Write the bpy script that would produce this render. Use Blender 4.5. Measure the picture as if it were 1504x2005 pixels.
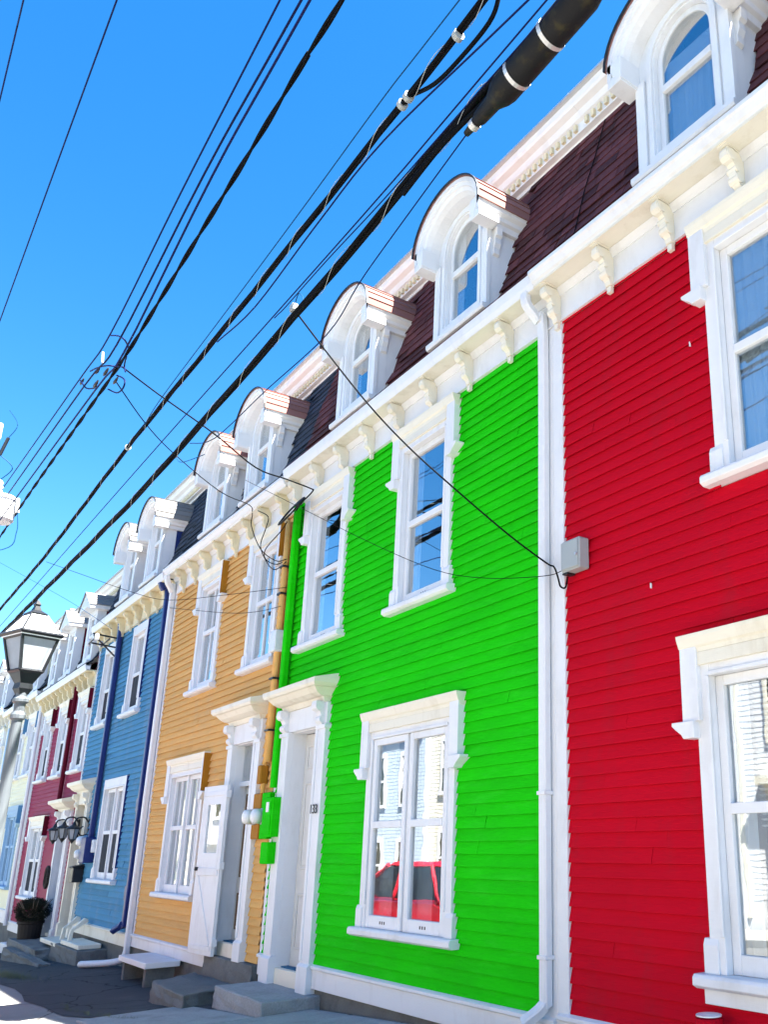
import bpy, bmesh, math, random
from mathutils import Vector, Matrix
rnd = random.Random(11)
sc = bpy.context.scene
for o in list(bpy.data.objects): bpy.data.objects.remove(o)
COL = sc.collection

# ------------------------------------------------------------------ camera, sky, sun, exposure
cd = bpy.data.cameras.new('camera'); cam = bpy.data.objects.new('camera', cd); COL.objects.link(cam)
cd.sensor_fit = 'VERTICAL'; cd.sensor_height = 36.0; cd.sensor_width = 27.0; cd.lens = 36.0*1732.076/2005.0
cd.shift_x = -(1120.37-752.0)/2005.0; cd.shift_y = (1089.61-1002.5)/2005.0
cd.clip_start = 0.05; cd.clip_end = 2000
_r, _d, _f = (0.63614166, 0.77145073, -0.01369528), (-0.24438213, 0.1846191, -0.95194179), (-0.73184778, 0.60891671, 0.30597267)
cam.matrix_world = Matrix(((_r[0], -_d[0], -_f[0], -0.9304), (_r[1], -_d[1], -_f[1], -4.6276), (_r[2], -_d[2], -_f[2], 1.8427), (0, 0, 0, 1)))
sc.camera = cam
SUN = Vector((0.50, 0.235, 1.0)).normalized()
w = bpy.data.worlds.new('World'); sc.world = w; w.use_nodes = True
nt = w.node_tree; bg = nt.nodes['Background']; sky = nt.nodes.new('ShaderNodeTexSky')
sky.sky_type = 'NISHITA'; sky.sun_disc = False
sky.sun_elevation = math.asin(SUN.z); sky.sun_rotation = math.atan2(SUN.x, SUN.y)
sky.air_density = 1.0; sky.dust_density = 0.3; sky.ozone_density = 2.0
hs = nt.nodes.new('ShaderNodeHueSaturation'); hs.inputs['Saturation'].default_value = 1.40; hs.inputs['Value'].default_value = 0.84
nt.links.new(sky.outputs[0], hs.inputs['Color']); nt.links.new(hs.outputs[0], bg.inputs[0]); bg.inputs[1].default_value = 0.055
sd = bpy.data.lights.new('sun', 'SUN'); sd.energy = 5.0; sd.angle = math.radians(0.5); sd.color = (1.0, 0.95, 0.86)
so = bpy.data.objects.new('sun', sd); COL.objects.link(so); so.rotation_euler = SUN.to_track_quat('Z', 'Y').to_euler(); so.location = (0, 0, 30)
sc.render.engine = 'CYCLES'
sc.view_settings.view_transform = 'Standard'; sc.view_settings.look = 'None'; sc.view_settings.gamma = 1.0
sc.view_settings.use_curve_mapping = False; sc.view_settings.exposure = 3.02
sc.render.resolution_x = 769; sc.render.resolution_y = 1024

# ------------------------------------------------------------------ materials
MATS = {}
def _scale_col(nt, col, fac):
    v = nt.nodes.new('ShaderNodeVectorMath'); v.operation = 'SCALE'
    if isinstance(col, tuple): v.inputs[0].default_value = col
    else: nt.links.new(col, v.inputs[0])
    nt.links.new(fac, v.inputs['Scale']); return v.outputs[0]
def _math(nt, op, a, b):
    m = nt.nodes.new('ShaderNodeMath'); m.operation = op
    for i, s in enumerate((a, b)):
        if isinstance(s, (int, float)): m.inputs[i].default_value = s
        else: nt.links.new(s, m.inputs[i])
    return m.outputs[0]
def _noise(nt, pos, scale, detail=4, mapping=None, rough=0.55):
    n = nt.nodes.new('ShaderNodeTexNoise'); n.inputs['Scale'].default_value = scale; n.inputs['Detail'].default_value = detail
    n.inputs['Roughness'].default_value = rough
    if mapping:
        mp = nt.nodes.new('ShaderNodeMapping'); mp.inputs['Scale'].default_value = mapping
        nt.links.new(pos, mp.inputs[0]); pos = mp.outputs[0]
    nt.links.new(pos, n.inputs['Vector']); return n.outputs['Fac']
def paint(name, col, rough=0.5, var=0.10, orand=0.05, scale=3.0, stretch=(1, 1, 3), grain=0.06, gscale=25, gstretch=(0.4, 1, 6), bump=0.15, spec=0.35, dirt=None, dirtamt=0.0, metallic=0.0, dirtscale=2.5, dirtst=(1, 1, 0.35), coat=0.0, crack=0.0):
    if name in MATS: return MATS[name]
    m = bpy.data.materials.new(name); m.use_nodes = True; nt = m.node_tree; b = nt.nodes['Principled BSDF']
    geo = nt.nodes.new('ShaderNodeNewGeometry'); pos = geo.outputs['Position']; oi = nt.nodes.new('ShaderNodeObjectInfo')
    n1 = _noise(nt, pos, scale, 5, stretch); n2 = _noise(nt, pos, gscale, 3, gstretch)
    f = _math(nt, 'MULTIPLY_ADD', n1, 2*var); f.node.inputs[2].default_value = 1-var
    g = _math(nt, 'MULTIPLY_ADD', n2, 2*grain); g.node.inputs[2].default_value = 1-grain
    h = _math(nt, 'MULTIPLY_ADD', oi.outputs['Random'], 2*orand); h.node.inputs[2].default_value = 1-orand
    c = _scale_col(nt, tuple(col[:3]), _math(nt, 'MULTIPLY', _math(nt, 'MULTIPLY', f, g), h))
    if dirt:
        n3 = _noise(nt, pos, dirtscale, 7, dirtst, 0.65)
        r = nt.nodes.new('ShaderNodeMapRange'); r.inputs[1].default_value = 0.52; r.inputs[2].default_value = 0.78; r.inputs[3].default_value = 0; r.inputs[4].default_value = dirtamt
        nt.links.new(n3, r.inputs[0])
        mx = nt.nodes.new('ShaderNodeMix'); mx.data_type = 'RGBA'; nt.links.new(r.outputs[0], mx.inputs[0]); nt.links.new(c, mx.inputs[6]); mx.inputs[7].default_value = tuple(dirt[:3])+(1,)
        c = mx.outputs[2]
    if crack:
        wv = nt.nodes.new('ShaderNodeTexNoise'); wv.inputs['Scale'].default_value = 3.0; nt.links.new(pos, wv.inputs['Vector'])
        ad = nt.nodes.new('ShaderNodeVectorMath'); ad.operation = 'MULTIPLY_ADD'; nt.links.new(wv.outputs['Color'], ad.inputs[0]); ad.inputs[1].default_value = (0.35, 0.35, 0.35); nt.links.new(pos, ad.inputs[2])
        vo = nt.nodes.new('ShaderNodeTexVoronoi'); vo.feature = 'DISTANCE_TO_EDGE'; vo.inputs['Scale'].default_value = crack; nt.links.new(ad.outputs[0], vo.inputs['Vector'])
        mr = nt.nodes.new('ShaderNodeMapRange'); mr.inputs[1].default_value = 0.004*crack; mr.inputs[2].default_value = 0.018*crack; mr.inputs[3].default_value = 0.25; mr.inputs[4].default_value = 1.0
        nt.links.new(vo.outputs['Distance'], mr.inputs[0]); c = _scale_col(nt, c, mr.outputs[0])
    nt.links.new(c, b.inputs['Base Color'])
    rr = _math(nt, 'MULTIPLY_ADD', n1, 0.25); rr.node.inputs[2].default_value = rough-0.12; nt.links.new(rr, b.inputs['Roughness'])
    b.inputs['Specular IOR Level'].default_value = spec; b.inputs['Metallic'].default_value = metallic
    if coat: b.inputs['Coat Weight'].default_value = coat
    if bump:
        bp = nt.nodes.new('ShaderNodeBump'); bp.inputs['Strength'].default_value = bump; bp.inputs['Distance'].default_value = 0.01
        nt.links.new(n2, bp.inputs['Height']); nt.links.new(bp.outputs[0], b.inputs['Normal'])
    MATS[name] = m; return m
def glass_mat(name, ior=2.0, tint=(0.86, 0.92, 0.95)):
    m = bpy.data.materials.new(name); m.use_nodes = True; nt = m.node_tree; nt.nodes.clear()
    out = nt.nodes.new('ShaderNodeOutputMaterial'); mix = nt.nodes.new('ShaderNodeMixShader'); 
    tr = nt.nodes.new('ShaderNodeBsdfTransparent'); tr.inputs[0].default_value = tint+(1,)
    gl = nt.nodes.new('ShaderNodeBsdfGlossy'); gl.inputs['Roughness'].default_value = 0.012
    geo = nt.nodes.new('ShaderNodeNewGeometry'); oi = nt.nodes.new('ShaderNodeObjectInfo')
    n = _noise(nt, geo.outputs['Position'], 2.2, 2); bp = nt.nodes.new('ShaderNodeBump'); bp.inputs['Strength'].default_value = 0.035; bp.inputs['Distance'].default_value = 0.02
    nt.links.new(n, bp.inputs['Height']); nt.links.new(bp.outputs[0], gl.inputs['Normal'])
    lw = nt.nodes.new('ShaderNodeLayerWeight'); lw.inputs[0].default_value = 0.5
    fac = _math(nt, 'MULTIPLY_ADD', _math(nt, 'POWER', lw.outputs['Facing'], 2.0), 0.72); fac.node.inputs[2].default_value = 0.26
    nt.links.new(fac, mix.inputs[0]); nt.links.new(tr.outputs[0], mix.inputs[1]); nt.links.new(gl.outputs[0], mix.inputs[2]); nt.links.new(mix.outputs[0], out.inputs[0])
    MATS[name] = m; return m
M = {}
M['white'] = paint('white_paint', (0.70, 0.71, 0.725), 0.5, 0.04, 0.02, 2.0, bump=0.12, grain=0.03, dirt=(0.36, 0.34, 0.30), dirtamt=0.34, dirtscale=3.5)
M['cream'] = paint('cream_and_bounce_paint', (0.73, 0.69, 0.575), 0.55, 0.05, 0.03, 2.0, bump=0.14, grain=0.04, dirt=(0.40, 0.33, 0.20), dirtamt=0.45, dirtscale=4)
M['oldcream'] = paint('weathered_cream_paint', (0.70, 0.62, 0.42), 0.6, 0.10, 0.05, 3.0, bump=0.15, dirt=(0.20, 0.15, 0.08), dirtamt=0.5, dirtscale=5)
M['green'] = paint('green_paint', (0.012, 0.53, 0.004), 0.75, 0.20, 0.045, 1.6, (0.6, 1, 2.2), 0.14, 30, (0.35, 1, 7), bump=0.3, dirt=(0.03, 0.60, 0.02), dirtamt=0.7, dirtscale=4, dirtst=(0.5, 1, 2.5), spec=0.04)
M['red'] = paint('red_paint', (0.49, 0.003, 0.016), 0.75, 0.10, 0.03, 1.2, (0.6, 1, 1.6), 0.08, 30, (0.35, 1, 7), bump=0.25, dirt=(0.36, 0.010, 0.022), dirtamt=0.7, dirtscale=3, dirtst=(1.2, 1, 0.35), spec=0.04)
M['yellow'] = paint('ochre_paint', (0.66, 0.38, 0.13), 0.7, 0.16, 0.06, 3, (0.5, 1, 4), 0.09, bump=0.22, dirt=(0.55, 0.38, 0.20), dirtamt=0.5, spec=0.04)
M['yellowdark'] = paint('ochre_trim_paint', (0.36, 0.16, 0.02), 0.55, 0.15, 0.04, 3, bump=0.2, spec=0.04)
M['blue'] = paint('blue_paint', (0.075, 0.235, 0.39), 0.7, 0.16, 0.10, 3, (0.5, 1, 4), 0.08, bump=0.2, dirt=(0.16, 0.27, 0.38), dirtamt=0.8, spec=0.04)
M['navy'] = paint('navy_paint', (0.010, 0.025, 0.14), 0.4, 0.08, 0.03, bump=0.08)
M['burgundy'] = paint('burgundy_paint', (0.27, 0.03, 0.075), 0.55, 0.10, 0.06, 3, (0.5, 1, 4), 0.08, bump=0.2, spec=0.04)
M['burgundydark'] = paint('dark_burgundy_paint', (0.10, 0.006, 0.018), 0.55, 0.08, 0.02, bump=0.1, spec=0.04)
M['ivory'] = paint('ivory_paint', (0.72, 0.70, 0.52), 0.55, 0.08, 0.05, 3, (0.5, 1, 4), 0.06, bump=0.2, spec=0.04)
M['skyblue'] = paint('pale_blue_paint', (0.30, 0.46, 0.62), 0.55, 0.08, 0.05, 3, (0.5, 1, 4), 0.06, bump=0.2, spec=0.04)
M['mist'] = paint('misty_blue_paint', (0.44, 0.52, 0.60), 0.6, 0.1, 0.03, bump=0.1)
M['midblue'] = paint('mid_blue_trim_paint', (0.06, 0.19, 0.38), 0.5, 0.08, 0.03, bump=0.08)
M['plum'] = paint('plum_shingle', (0.078, 0.024, 0.028), 0.8, 0.35, 0.5, 2.2, (1, 1, 1), 0.35, 120, (1, 1, 1), 0.4, 0.2)
M['slate'] = paint('slate_blue_shingle', (0.024, 0.035, 0.055), 0.8, 0.25, 0.35, 2.2, (1, 1, 1), 0.3, 120, (1, 1, 1), 0.4, 0.2)
M['salmon'] = paint('salmon_dormer_shingle', (0.26, 0.125, 0.11), 0.9, 0.12, 0.14, 4, (1, 1, 1), 0.2, 120, (1, 1, 1), 0.35, 0.2)
M['paleshingle'] = paint('pale_grey_dormer_shingle', (0.20, 0.195, 0.19), 0.85, 0.14, 0.14, 4, (1, 1, 1), 0.2, 120, (1, 1, 1), 0.35, 0.2)
M['interior'] = paint('room_wall', (0.22, 0.24, 0.27), 0.9, 0.2, 0.1, 1.0, bump=0)
M['curtain'] = paint('curtain_fabric', (0.84, 0.85, 0.87), 0.9, 0.08, 0.06, 4, bump=0.05, spec=0.1)
M['screen'] = paint('insect_screen', (0.045, 0.05, 0.06), 0.9, 0.1, 0.2, bump=0, spec=0.1)
M['black'] = paint('black_rubber', (0.006, 0.0065, 0.008), 0.6, 0.25, 0.1, 6, (1, 1, 1), 0.2, 60, (1, 1, 1), 0.2, 0.2, dirt=(0.05, 0.042, 0.012), dirtamt=0.8, dirtscale=9, dirtst=(1, 1, 1))
M['cable'] = paint('black_cable_jacket', (0.004, 0.0045, 0.006), 0.7, 0.1, 0.1, 3, (1, 1, 1), 0.0, bump=0, spec=0.06)
M['iron'] = paint('black_iron', (0.012, 0.014, 0.018), 0.4, 0.2, 0.1, bump=0.1)
M['wire'] = paint('dark_blue_wire', (0.004, 0.007, 0.055), 0.6, 0.1, 0.2, bump=0, spec=0.1)
M['wirecyan'] = paint('weathered_blue_wire', (0.008, 0.055, 0.13), 0.6, 0.1, 0.2, bump=0, spec=0.1)
M['steel'] = paint('galvanised_steel', (0.55, 0.56, 0.56), 0.4, 0.15, 0.1, 12, (1, 1, 1), bump=0.05, metallic=0.6)
M['lampgrey'] = paint('lamp_post_grey', (0.10, 0.115, 0.13), 0.5, 0.2, 0.0, 4, (1, 1, 0.3), bump=0.05)
M['greybox'] = paint('grey_enamel', (0.33, 0.36, 0.36), 0.45, 0.1, 0.05, 5, (1, 1, 1), bump=0.05)
M['concrete'] = paint('concrete', (0.31, 0.315, 0.315), 0.9, 0.28, 0.08, 3.5, (1, 1, 1), 0.3, 45, (1, 1, 1), 0.5, 0.2, dirt=(0.16, 0.16, 0.15), dirtamt=0.6, dirtst=(1, 1, 1))
M['oldconcrete'] = paint('dark_old_concrete', (0.15, 0.155, 0.15), 0.9, 0.3, 0.1, 3, (1, 1, 1), 0.25, 50, (1, 1, 1), 0.7, 0.2, dirt=(0.07, 0.07, 0.07), dirtamt=0.8, dirtst=(1, 1, 1))
M['asphalt'] = paint('worn_asphalt', (0.135, 0.133, 0.128), 0.9, 0.3, 0.0, 1.2, (1, 1, 1), 0.35, 90, (1, 1, 1), 0.6, 0.25, dirt=(0.10, 0.10, 0.098), dirtamt=0.5, dirtscale=0.9, dirtst=(1, 1, 1))
M['paleasphalt'] = paint('sidewalk_concrete', (0.27, 0.265, 0.25), 0.9, 0.15, 0.0, 1.4, (1, 1, 1), 0.2, 80, (1, 1, 1), 0.5, 0.25, dirt=(0.16, 0.16, 0.155), dirtamt=0.6, dirtscale=1.2, dirtst=(1, 1, 1), crack=0.5)
M['darkpave'] = paint('shade_edge_asphalt', (0.058, 0.061, 0.066), 0.9, 0.3, 0.0, 1.4, (1, 1, 1), 0.35, 80, (1, 1, 1), 0.7, 0.25, dirt=(0.11, 0.11, 0.112), dirtamt=0.6, dirtscale=1.6, dirtst=(1, 1, 1), crack=0.7)
M['leaf'] = paint('dry_dark_leaf', (0.016, 0.018, 0.008), 0.8, 0.4, 0.0, 20, (1, 1, 1), 0.2, bump=0)
M['grass'] = paint('grass_blade', (0.07, 0.10, 0.03), 0.7, 0.3, 0.0, 10, (1, 1, 1), bump=0)
M['pot'] = paint('dark_brown_pot', (0.012, 0.008, 0.007), 0.7, 0.2, 0.0, bump=0.1)
M['greydoor'] = paint('warm_grey_door_paint', (0.60, 0.59, 0.56), 0.5, 0.05, 0.02, bump=0.06)
M['oak'] = paint('brown_wood', (0.13, 0.07, 0.02), 0.5, 0.25, 0.05, 4, (1, 1, 0.2), bump=0.1)
M['mat'] = paint('blue_doormat', (0.03, 0.12, 0.22), 0.95, 0.3, 0.0, 8, (1, 1, 1), 0.3, 80, (1, 1, 1), 0.6)
M['carred'] = paint('red_car_paint', (0.50, 0.008, 0.02), 0.25, 0.03, 0.0, bump=0, spec=0.6, coat=1.0)
M['tyre'] = paint('tyre_rubber', (0.02, 0.02, 0.02), 0.8, 0.1, 0.0, bump=0.1)
M['signred'] = paint('sign_red', (0.55, 0.02, 0.03), 0.4, 0.02, 0, bump=0)
M['timber'] = paint('weathered_pole_wood', (0.16, 0.13, 0.10), 0.85, 0.25, 0.0, 6, (1, 1, 0.1), 0.3, 40, (1, 1, 0.1), 0.4)
M['ceramic'] = paint('white_ceramic', (0.7, 0.71, 0.72), 0.25, 0.05, 0.1, bump=0)
M['glass'] = glass_mat('window_glass', 2.1)
M['carglass'] = paint('car_glass', (0.012, 0.014, 0.016), 0.06, 0.0, 0, bump=0, spec=0.8)
m = bpy.data.materials.new('frosted_lantern_glass'); m.use_nodes = True; b = m.node_tree.nodes['Principled BSDF']
b.inputs['Base Color'].default_value = (0.78, 0.80, 0.82, 1); b.inputs['Roughness'].default_value = 0.35; b.inputs['Subsurface Weight'].default_value = 0.0
_g = m.node_tree.nodes.new('ShaderNodeNewGeometry'); _n = _noise(m.node_tree, _g.outputs['Position'], 9, 4)
_c = _scale_col(m.node_tree, (0.50, 0.54, 0.60), _math(m.node_tree, 'MULTIPLY_ADD', _n, 0.5)); _c.node.inputs['Scale'].links[0].from_node.inputs[2].default_value = 0.82
m.node_tree.links.new(_c, b.inputs['Base Color'])
_t = m.node_tree.nodes.new('ShaderNodeBsdfTranslucent'); _t.inputs[0].default_value = (0.30, 0.33, 0.38, 1)
_mx = m.node_tree.nodes.new('ShaderNodeMixShader'); _mx.inputs[0].default_value = 0.5
m.node_tree.links.new(b.outputs[0], _mx.inputs[1]); m.node_tree.links.new(_t.outputs[0], _mx.inputs[2]); m.node_tree.links.new(_mx.outputs[0], m.node_tree.nodes['Material Output'].inputs[0])
M['frost'] = m

# ------------------------------------------------------------------ mesh helpers
class MB:
    def __init__(s): s.v = []; s.f = []
    def add(s, vs, fs):
        o = len(s.v); s.v += [tuple(p) for p in vs]; s.f += [tuple(i+o for i in f) for f in fs]; return s
    def box(s, x0, x1, y0, y1, z0, z1):
        return s.add([(x0, y0, z0), (x1, y0, z0), (x1, y1, z0), (x0, y1, z0), (x0, y0, z1), (x1, y0, z1), (x1, y1, z1), (x0, y1, z1)],
                     [(0, 3, 2, 1), (4, 5, 6, 7), (0, 1, 5, 4), (1, 2, 6, 5), (2, 3, 7, 6), (3, 0, 4, 7)])
    def px(s, prof, x0, x1):          # profile (y,z) extruded along x
        n = len(prof)
        return s.add([(x0, y, z) for y, z in prof]+[(x1, y, z) for y, z in prof], [tuple(range(n)), tuple(range(2*n-1, n-1, -1))]+[(i, (i+1) % n, n+(i+1) % n, n+i) for i in range(n)])
    def py(s, prof, y0, y1):          # profile (x,z) extruded along y
        n = len(prof)
        return s.add([(x, y0, z) for x, z in prof]+[(x, y1, z) for x, z in prof], [tuple(range(n)), tuple(range(2*n-1, n-1, -1))]+[(i, (i+1) % n, n+(i+1) % n, n+i) for i in range(n)])
    def ring(s, outer, inner, y0, y1):  # frame between two outlines (x,z), same count, closed
        n = len(outer); V = []
        for y in (y0, y1):
            V += [(x, y, z) for x, z in outer]; V += [(x, y, z) for x, z in inner]
        F = []
        for i in range(n):
            j = (i+1) % n
            F += [(i, j, n+j, n+i), (2*n+j, 2*n+i, 3*n+i, 3*n+j), (j, i, 2*n+i, 2*n+j), (n+i, n+j, 3*n+j, 3*n+i)]
        return s.add(V, F)
    def loft(s, rings, cap=True):
        n = len(rings[0]); V = [p for r in rings for p in r]; F = []
        for k in range(len(rings)-1):
            for i in range(n): F.append((k*n+i, k*n+(i+1) % n, (k+1)*n+(i+1) % n, (k+1)*n+i))
        if cap: F += [tuple(range(n-1, -1, -1)), tuple((len(rings)-1)*n+i for i in range(n))]
        return s.add(V, F)
    def tube(s, pts, r, n=6, cap=True):
        pts = [Vector(p) for p in pts]; R = []
        for i, p in enumerate(pts):
            t = (pts[min(i+1, len(pts)-1)]-pts[max(i-1, 0)]).normalized()
            a = t.cross(Vector((0, 0, 1)));
            if a.length < 0.05: a = t.cross(Vector((0, 1, 0)))
            a.normalize(); c = t.cross(a); rr = r[i] if isinstance(r, (list, tuple)) else r
            R.append([p+(a*math.cos(k*2*math.pi/n)+c*math.sin(k*2*math.pi/n))*rr for k in range(n)])
        return s.loft(R, cap)
    def lathe(s, cx, cy, prof, n=16):
        return s.loft([[(cx+r*math.cos(2*math.pi*k/n), cy+r*math.sin(2*math.pi*k/n), z) for k in range(n)] for r, z in prof])
    def build(s, name, mat, parent=None, bevel=0.0, smooth=False, **kw):
        me = bpy.data.meshes.new(name); me.from_pydata(s.v, [], s.f)
        b = bmesh.new(); b.from_mesh(me); bmesh.ops.recalc_face_normals(b, faces=b.faces); b.to_mesh(me); b.free()
        return link(name, me, mat, parent, bevel, smooth, **kw)
def link(name, me, mat, parent=None, bevel=0.0, smooth=False, **kw):
    if mat and not me.materials: me.materials.append(M[mat] if isinstance(mat, str) else mat)
    o = bpy.data.objects.new(name, me); COL.objects.link(o); setp(o, parent)
    if smooth:
        for p in me.polygons: p.use_smooth = True
    if bevel:
        md = o.modifiers.new('bevel', 'BEVEL'); md.width = bevel; md.segments = 1; md.limit_method = 'ANGLE'; md.angle_limit = 0.6
    for k, v in kw.items(): o[k] = v
    return o
def setp(o, parent):
    if parent:
        o.parent = parent
        if parent.type == 'EMPTY': o.matrix_parent_inverse = Matrix.Translation(-parent.location)
def thing(name, label, cat, loc, group=None):
    o = bpy.data.objects.new(name, None); COL.objects.link(o); o.location = loc; o.empty_display_size = 0.3
    o['label'] = label; o['category'] = cat
    if group: o['group'] = group
    return o
def spline(pts, sub=6):
    P = [Vector(p) for p in pts]; out = []
    for i in range(len(P)-1):
        p0, p1, p2, p3 = P[max(i-1, 0)], P[i], P[i+1], P[min(i+2, len(P)-1)]
        for k in range(sub):
            t = k/sub; out.append(0.5*((2*p1)+(p2-p0)*t+(2*p0-5*p1+4*p2-p3)*t*t+(3*p1-p0-3*p2+p3)*t**3))
    return out+[P[-1]]
def arc(cx, zs, a, h, n=14):   # half ellipse left->right
    return [(cx-a*math.cos(math.pi*k/n), zs+h*math.sin(math.pi*k/n)) for k in range(n+1)]

# ------------------------------------------------------------------ ground
GP = [(-260, -6.0), (-60, -1.7), (-30, -0.62), (-25, -0.42), (-21, -0.2), (-18, -0.10), (-14, -0.06), (-12, 0.08), (-10.9, 0.14), (-8.5, 0.28), (-6.5, 0.38), (0, 0.52), (12, 0.62), (260, 1.0)]
def gz(x, y=0.0):
    for (xa, za), (xb, zb) in zip(GP, GP[1:]):
        if x <= xb:
            z = za+(zb-za)*max(0, (x-xa))/(xb-xa); break
    else: z = GP[-1][1]
    return z-0.018*min(5, max(0, -y))
XS = sorted(set([p[0] for p in GP]+[-260, -160, -110, -80, 20, 40, 80, 160, 260]+[-60+i*0.75 for i in range(96)]))
def sheet(name, ys, dz, mat, xs=XS, edge=0.0, **kw):
    b = MB(); V = [(x, y, gz(x, y)+dz) for y in ys for x in xs]; n = len(xs); F = []
    for j in range(len(ys)-1):
        for i in range(n-1): F.append((j*n+i, j*n+i+1, (j+1)*n+i+1, (j+1)*n+i))
    b.add(V, F)
    if edge:   # vertical kerb face at first and last y
        for j in (0, len(ys)-1):
            V2 = [(x, ys[j], gz(x, ys[j])+dz) for x in xs]+[(x, ys[j], gz(x, ys[j])+dz-edge) for x in xs]
            b.add(V2, [(i, i+1, n+i+1, n+i) for i in range(n-1)])
    return b.build(name, mat, None, **kw)
sheet('ground', [-260, -80, -30, -12, -5, 0, 5, 30, 80, 260], -0.145, 'asphalt', kind='structure')
road = sheet('road', [-10.4, -8, -5, -3.6], -0.135, 'asphalt', kind='structure')
XW = [x for x in XS if -60 <= x <= 12]
sheet('sidewalk', [-3.45, -2.6, -1.7, -0.8, 0.15], 0.0, 'paleasphalt', XW, 0.14, kind='structure')
kb = MB()
for a, b_ in zip(XW, XW[1:]): kb.add([(a, -3.62, gz(a)-0.2), (b_, -3.62, gz(b_)-0.2), (b_, -3.62, gz(b_, -3.6)+0.005), (a, -3.62, gz(a, -3.6)+0.005), (a, -3.452, gz(a, -3.6)+0.01), (b_, -3.452, gz(b_, -3.6)+0.01)], [(0, 1, 2, 3), (3, 2, 5, 4)])
kb.build('kerb', 'concrete', None, kind='structure')
sheet('far_sidewalk', [-12.6, -11.5, -10.4], 0.0, 'paleasphalt', XW, 0.13, kind='structure')
# sidewalk asphalt, cut at the shadow line: its dark colour deepens the sun-shade contrast
def patch(name, pts, dz, mat):
    xa, xb = pts[0][0], pts[1][0]; xs = sorted(set([xa, xb]+[x for x in XS if xa < x < xb]+[p[0] for p in GP if xa < p[0] < xb])); b = MB(); V = []; F = []
    for x in xs:
        t = (x-xa)/(xb-xa)
        for k in (0, 1):
            y = pts[2][k]+(pts[3][k]-pts[2][k])*t+(0.04*math.sin(x*2.1)+0.03*math.sin(x*5.3) if k == 0 else 0); V.append((x, y, gz(x, y)+dz))
    for i in range(len(xs)-1): F.append((2*i, 2*i+2, 2*i+3, 2*i+1))
    return b.add(V, F).build(name, mat, None, kind='structure')
patch('shade_edge_asphalt', [(-38, 0), (-14.0, 0), (-1.95, 0.1), (-1.9, 0.1)], 0.006, 'darkpave')
patch('shade_edge_asphalt', [(-14.0, 0), (-12.3, 0), (-1.9, 0.1), (-1.3, 0.1)], 0.009, 'darkpave')
# concrete slabs nearer the camera with open joints
slabs = [(-13.1, -10.9, -1.9, -0.7), (-10.86, -8.6, -1.9, -0.10), (-8.56, -6.3, -1.9, -0.10), (-6.26, -3.9, -1.9, -0.10), (-3.86, -1.2, -1.9, -0.10)]
side = [o for o in COL.objects if o.name == 'sidewalk'][0]
for a, b_, y0, y1 in slabs:
    s_ = MB(); c = [(a, y0), (b_, y0), (b_, y1), (a, y1)]
    s_.add([(x, y, gz(x, y)-0.03) for x, y in c]+[(x, y, gz(x, y)+0.02) for x, y in c], [(0, 1, 2, 3), (4, 5, 6, 7), (0, 1, 5, 4), (1, 2, 6, 5), (2, 3, 7, 6), (3, 0, 4, 7)])
    s_.build('paving_slab', 'concrete', side, bevel=0.008)

# ------------------------------------------------------------------ shared piece meshes
def unit(name, mb):
    me = bpy.data.meshes.new(name); me.from_pydata(mb.v, [], mb.f); return me
BOARD_E = 0.1065
_bd = MB().px([(0.02, 0.05), (-0.025, 0.05), (-0.025, 0.0), (-0.034, 0.0), (-0.034, 0.010), (-0.006, BOARD_E+0.016), (0.02, BOARD_E+0.016)], 0, 1)
def board_mesh(mat): me = unit('clapboard', _bd); me.materials.append(M[mat]); return me
def shingle_mesh(mat):
    me = unit('shingle', MB().px([(0.01, 0.03), (-0.014, 0.03), (-0.014, 0.0), (-0.024, 0.0), (-0.024, 0.005), (-0.003, 0.20), (0.01, 0.20)], 0, 1)); me.materials.append(M[mat]); return me
def bracket_mb():
    b = MB()
    pr = [(0.0, 0.33), (-0.205, 0.33), (-0.225, 0.29), (-0.215, 0.245), (-0.18, 0.215), (-0.14, 0.21), (-0.12, 0.185), (-0.125, 0.15), (-0.115, 0.10), (-0.095, 0.05), (-0.06, 0.02), (-0.05, -0.02), (0.0, -0.03)]
    b.px([(y, z) for y, z in pr], -0.04, 0.04)
    for cy, cz, r in ((-0.165, 0.268, 0.05), (-0.078, 0.085, 0.043), (-0.105, 0.165, 0.028)):
        k = 10; b.px([(cy+r*math.cos(i*2*math.pi/k), cz+r*math.sin(i*2*math.pi/k)) for i in range(k)], -0.056, 0.056)
    b.box(-0.055, 0.055, -0.235, 0, 0.335, 0.36)
    b.box(-0.03, 0.03, -0.04, 0, -0.09, -0.03)
    return b
BRK = {}
def bracket_mesh(mat):
    if mat not in BRK: me = unit('cornice_bracket', bracket_mb()); me.materials.append(M[mat]); BRK[mat] = me
    return BRK[mat]

def cut(a, b, holes):
    out = [(a, b)]
    for h0, h1 in holes:
        nx = []
        for p, q in out:
            if h1 <= p or h0 >= q: nx.append((p, q)); continue
            if h0 > p: nx.append((p, h0))
            if h1 < q: nx.append((h1, q))
        out = nx
    return [(p, q) for p, q in out if q-p > 0.015]

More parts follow.
